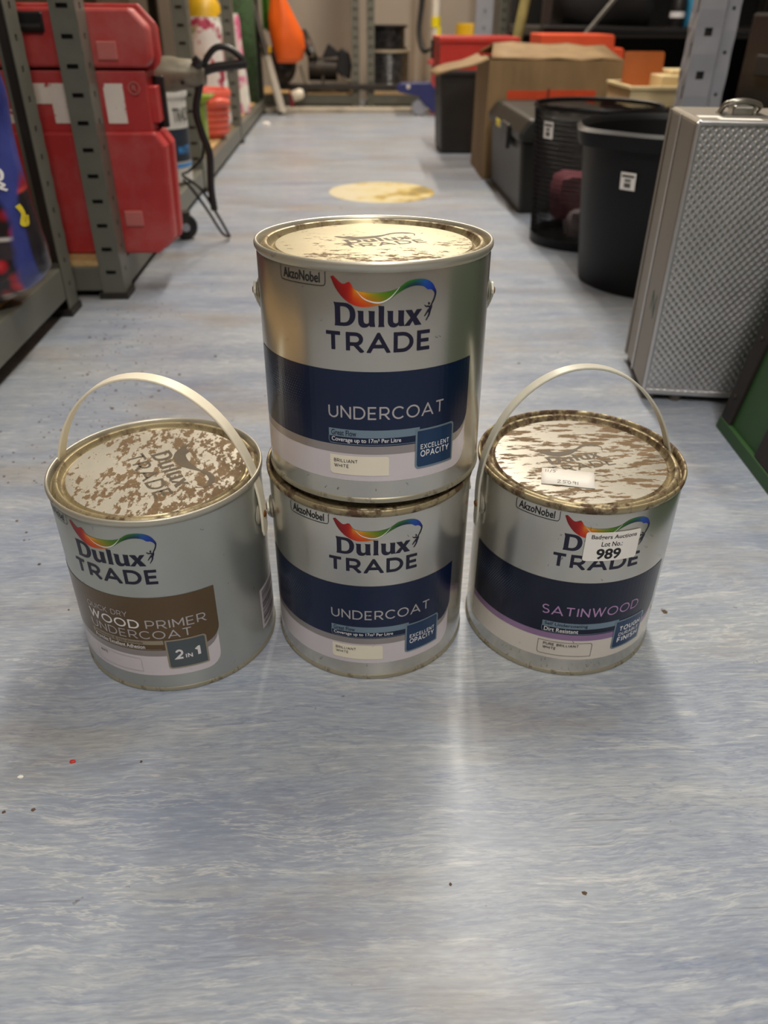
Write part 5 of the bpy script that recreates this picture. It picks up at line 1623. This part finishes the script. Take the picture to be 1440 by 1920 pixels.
for j in range(nz + 1):
    row = []
    for i in range(nx + 1):
        x = 0.004 + (CW - 0.008) * i / nx
        z = 0.014 + (CH - 0.008) * j / nz
        a = math.sin(PI * (x + z * 0.86) / pit)
        b_ = math.sin(PI * (x - z * 0.86) / pit)
        hgt = (abs(a) * abs(b_)) ** 1.0
        sgn = 1 if (math.floor((x + z * 0.86) / pit) + math.floor((x - z * 0.86) / pit)) % 2 == 0 else 0.0
        edge = min(1, min(x - 0.004, CW - 0.004 - x, z - 0.014, 0.006 + CH - z) / 0.003)
        row.append(bm.verts.new((x, 0.0035 - 0.0019 * hgt * max(0, edge), z)))
    grid.append(row)
for j in range(nz):
    for i in range(nx):
        bm.faces.new((grid[j][i], grid[j][i + 1], grid[j + 1][i + 1], grid[j + 1][i]))
obj('embossed_panel', bm, M_alubright, sc, smooth=80, recalc=False)
for z0, z1 in ((0.010, 0.018), (0.010 + CH - 0.006, 0.010 + CH)):
    obj('edge_trim', box(0.002, CW - 0.002, 0.0, 0.004, z0, z1), M_alubright, sc, bevel=0.002)
obj('edge_trim', box(0.0, 0.006, 0.0005, 0.0055, 0.012, 0.008 + CH), M_alubright, sc, bevel=0.002)
obj('side_seam', box(-0.0012, 0.0, 0.088, 0.094, 0.012, 0.008 + CH), M_alubright, sc, bevel=0.0005)
obj('side_seam', box(-0.0014, 0.0, 0.150, 0.162, 0.012, 0.008 + CH), M_alu, sc, bevel=0.0005)
for x in (0.012, 0.05, CW - 0.03):
    for y in (0.012, CD - 0.02):
        obj('foot', lathe([(0, 0), (0.008, 0), (0.010, 0.010), (0, 0.010)], 16, M=Matrix.Translation((x, y, 0))), M_foot, sc, smooth=40)
TZ = 0.010 + CH
lt = obj('latch', box(0.052, 0.078, 0.050, 0.078, TZ, TZ + 0.012), M_chrome, sc, bevel=0.003)
obj('latch_bow', tube([(0.040, 0.064, TZ + 0.004), (0.044, 0.052, TZ + 0.014), (0.064, 0.050, TZ + 0.017), (0.084, 0.056, TZ + 0.012), (0.086, 0.070, TZ + 0.005)], 0.0034, 8, 4), M_chrome, lt, smooth=60)
obj('latch_plate', box(0.040, 0.094, 0.034, 0.086, TZ, TZ + 0.0018), M_chrome, lt, bevel=0.0006)
obj('paper_label', box(0.028, 0.078, 0.008, 0.026, TZ, TZ + 0.0005), M_paper, sc)
obj('paper_label', box(0.008, 0.036, 0.030, 0.048, TZ, TZ + 0.0005), M_paper, sc)
mk = merge(strip2d([(0.052, 0.118), (0.050, 0.132), (0.050, 0.146)], 0.003), strip2d([(0.050, 0.146), (0.040, 0.134), (0.030, 0.118)], 0.0035), strip2d([(0.030, 0.112), (0.028, 0.130), (0.024, 0.146)], 0.003))
for v in mk.verts:
    v.co = Vector((-0.0004, v.co.x, v.co.y))
obj('marker_scribble', mk, M_greenmark, sc)

# ------------------------------------------------------------------ green metal box at the right edge
M_green = pmat('chipped_green_paint', rgb(46, 82, 42), 0.45, var=0.1, scale=6, dirt=rgb(34, 36, 28), dscale=13, dlo=0.63, dhi=0.67)
M_blackframe = pmat('worn_black_frame', rgb(40, 34, 30), 0.5, 0.2, var=0.25, dirt=rgb(84, 62, 40), dscale=30, dlo=0.64, dhi=0.7)
gb = thing('green_box', 'green painted metal box with worn black edges', 'metal box', (0.503, 0.925, 0.0), math.radians(-3.5))
GH = 0.34
lean = 0.055
def gx(z):
    return lean * z / GH
def gslab(y0, y1, z0, z1, d0, d1):
    """slab on the leaning left side, d = proud of the side"""
    bm = bmesh.new()
    vs = [bm.verts.new((gx(z) + d, y, z)) for d in (d0, d1) for y in (y0, y1) for z in (z0, z1)]
    for f in ((0, 1, 3, 2), (4, 6, 7, 5), (0, 4, 5, 1), (2, 3, 7, 6), (0, 2, 6, 4), (1, 5, 7, 3)):
        bm.faces.new([vs[i] for i in f])
    return bm
obj('body', prism([(0.002, 0.0), (0.50, 0.0), (0.50, GH), (gx(GH) + 0.002, GH)], -0.56, -0.002), M_green, gb, bevel=0.004)
obj('corner_strip', gslab(-0.030, 0.0, 0.0, GH, -0.003, 0.003), M_blackframe, gb, bevel=0.0015)
obj('corner_strip', gslab(-0.165, -0.115, 0.016, GH, -0.003, 0.003), M_blackframe, gb, bevel=0.0015)
obj('bottom_strip', gslab(-0.56, 0.0, 0.0, 0.016, -0.004, 0.003), M_green, gb, bevel=0.0015)
obj('end_strip', prism([(0.0, 0.0), (0.035, 0.0), (gx(GH) + 0.035, GH), (gx(GH), GH)], -0.002, 0.003), M_blackframe, gb, bevel=0.0015)
for z in (0.05, 0.13, 0.21, 0.29):
    obj('rivet', lathe([(0, 0), (0.004, 0), (0.003, 0.002), (0, 0.002)], 10, M=Matrix.Translation((gx(z) - 0.003, -0.015, z)) @ Matrix.Rotation(-PI / 2, 4, 'Y')), M_blackframe, gb, smooth=40)

# ------------------------------------------------------------------ floor sticker and litter
def sticker_mat():
    t = NT('worn_floor_sticker')
    c = t.coord((1, 1, 1))
    f = t.noise(t.coord((1, 1, 1), (0, 0, 0), (0.4, 2.0, 0)), 9, 5, 0.6)
    tcn = t.n('ShaderNodeTexCoord')
    sx = t.n('ShaderNodeSeparateXYZ', i_Vector=tcn.outputs['Object'])
    v = t.mth('ADD', f, t.mth('MULTIPLY', sx.outputs[0], 1.1))
    col = t.ramp(v, [(0.40, rgb(208, 198, 168)), (0.56, rgb(206, 192, 140)), (0.62, rgb(176, 146, 50)), (0.72, rgb(120, 108, 56)), (0.80, rgb(176, 148, 66))])
    y2 = t.ramp(t.noise(t.coord((1, 1, 1), (0, 0, 0), (3.4, 1.2, 0)), 16, 4), step(0.58, 0.68))
    t.p(Base_Color=t.mix(y2, col, rgb(190, 164, 66)), Roughness=0.5)
    return t.m
fs = obj('floor_sticker', lathe([(0, 0.0012), (0.160, 0.0012), (0.1635, 0.0006), (0.1635, 0.0001), (0, 0.0001)], 64), sticker_mat(), loc=(0.110, 2.54, 0))
tag(fs, 'worn round yellow and cream sticker on the floor', 'floor sticker')
def chip(label, x, y, r, mat, cat, seed):
    rnd = random.Random(seed)
    bm = bmesh.new()
    bmesh.ops.create_icosphere(bm, subdivisions=2, radius=1)
    for v in bm.verts:
        k = 1 + 0.35 * (rnd.random() - 0.5)
        v.co = Vector((v.co.x * r * k, v.co.y * r * 0.7 * k, max(-0.35, v.co.z) * r * 0.5 + 0.35 * r * 0.5))
    return tag(obj('litter', bm, mat, smooth=40, loc=(x, y, 0)), label, cat)
M_litred = pmat('red_paint_flake', rgb(200, 50, 44), 0.6)
chip('tiny red paint flake on the floor in front of the primer can', -0.2130, 0.3905, 0.0024, M_litred, 'litter', 1)
chip('white paper crumb on the floor by the far end of the long rack', -0.385, 4.20, 0.020, M_paper, 'litter', 2)
chip('white crumb at the left edge of the floor in front', -0.247, 0.378, 0.0022, M_paper, 'litter', 3)
gm = bmesh.new()
rnd = random.Random(8)
for k in range(420):
    if rnd.random() < 0.6:
        x, y = rnd.gauss(-0.36, 0.06), rnd.gauss(0.98, 0.16)
    elif rnd.random() < 0.5:
        x, y = rnd.gauss(-0.40, 0.05), rnd.gauss(1.40, 0.12)
    else:
        x, y = rnd.uniform(-0.4, 0.45), rnd.uniform(0.25, 2.4)
    if x < -0.47 or math.hypot(x - 0.0154, y - 0.55) < 0.09 or math.hypot(x + 0.1557, y - 0.5424) < 0.09 or math.hypot(x - 0.1884, y - 0.5477) < 0.09:
        continue
    r_ = rnd.uniform(0.0005, 0.0020) * (1.0 if rnd.random() < 0.85 else 1.7)
    vs = [gm.verts.new((x + r_ * math.cos(a) * rnd.uniform(0.7, 1.3), y + r_ * math.sin(a) * rnd.uniform(0.7, 1.3), 0.0)) for a in (0, 1.3, 2.5, 3.8, 5.0)]
    tp = gm.verts.new((x, y, r_ * 0.6))
    for i in range(5):
        gm.faces.new((vs[i], vs[(i + 1) % 5], tp))
tag(obj('grit', gm, pmat('brown_grit', rgb(96, 78, 60), 0.9, var=0.4, scale=200)), 'scattered brown grit on the floor', 'grit', None, 'stuff')
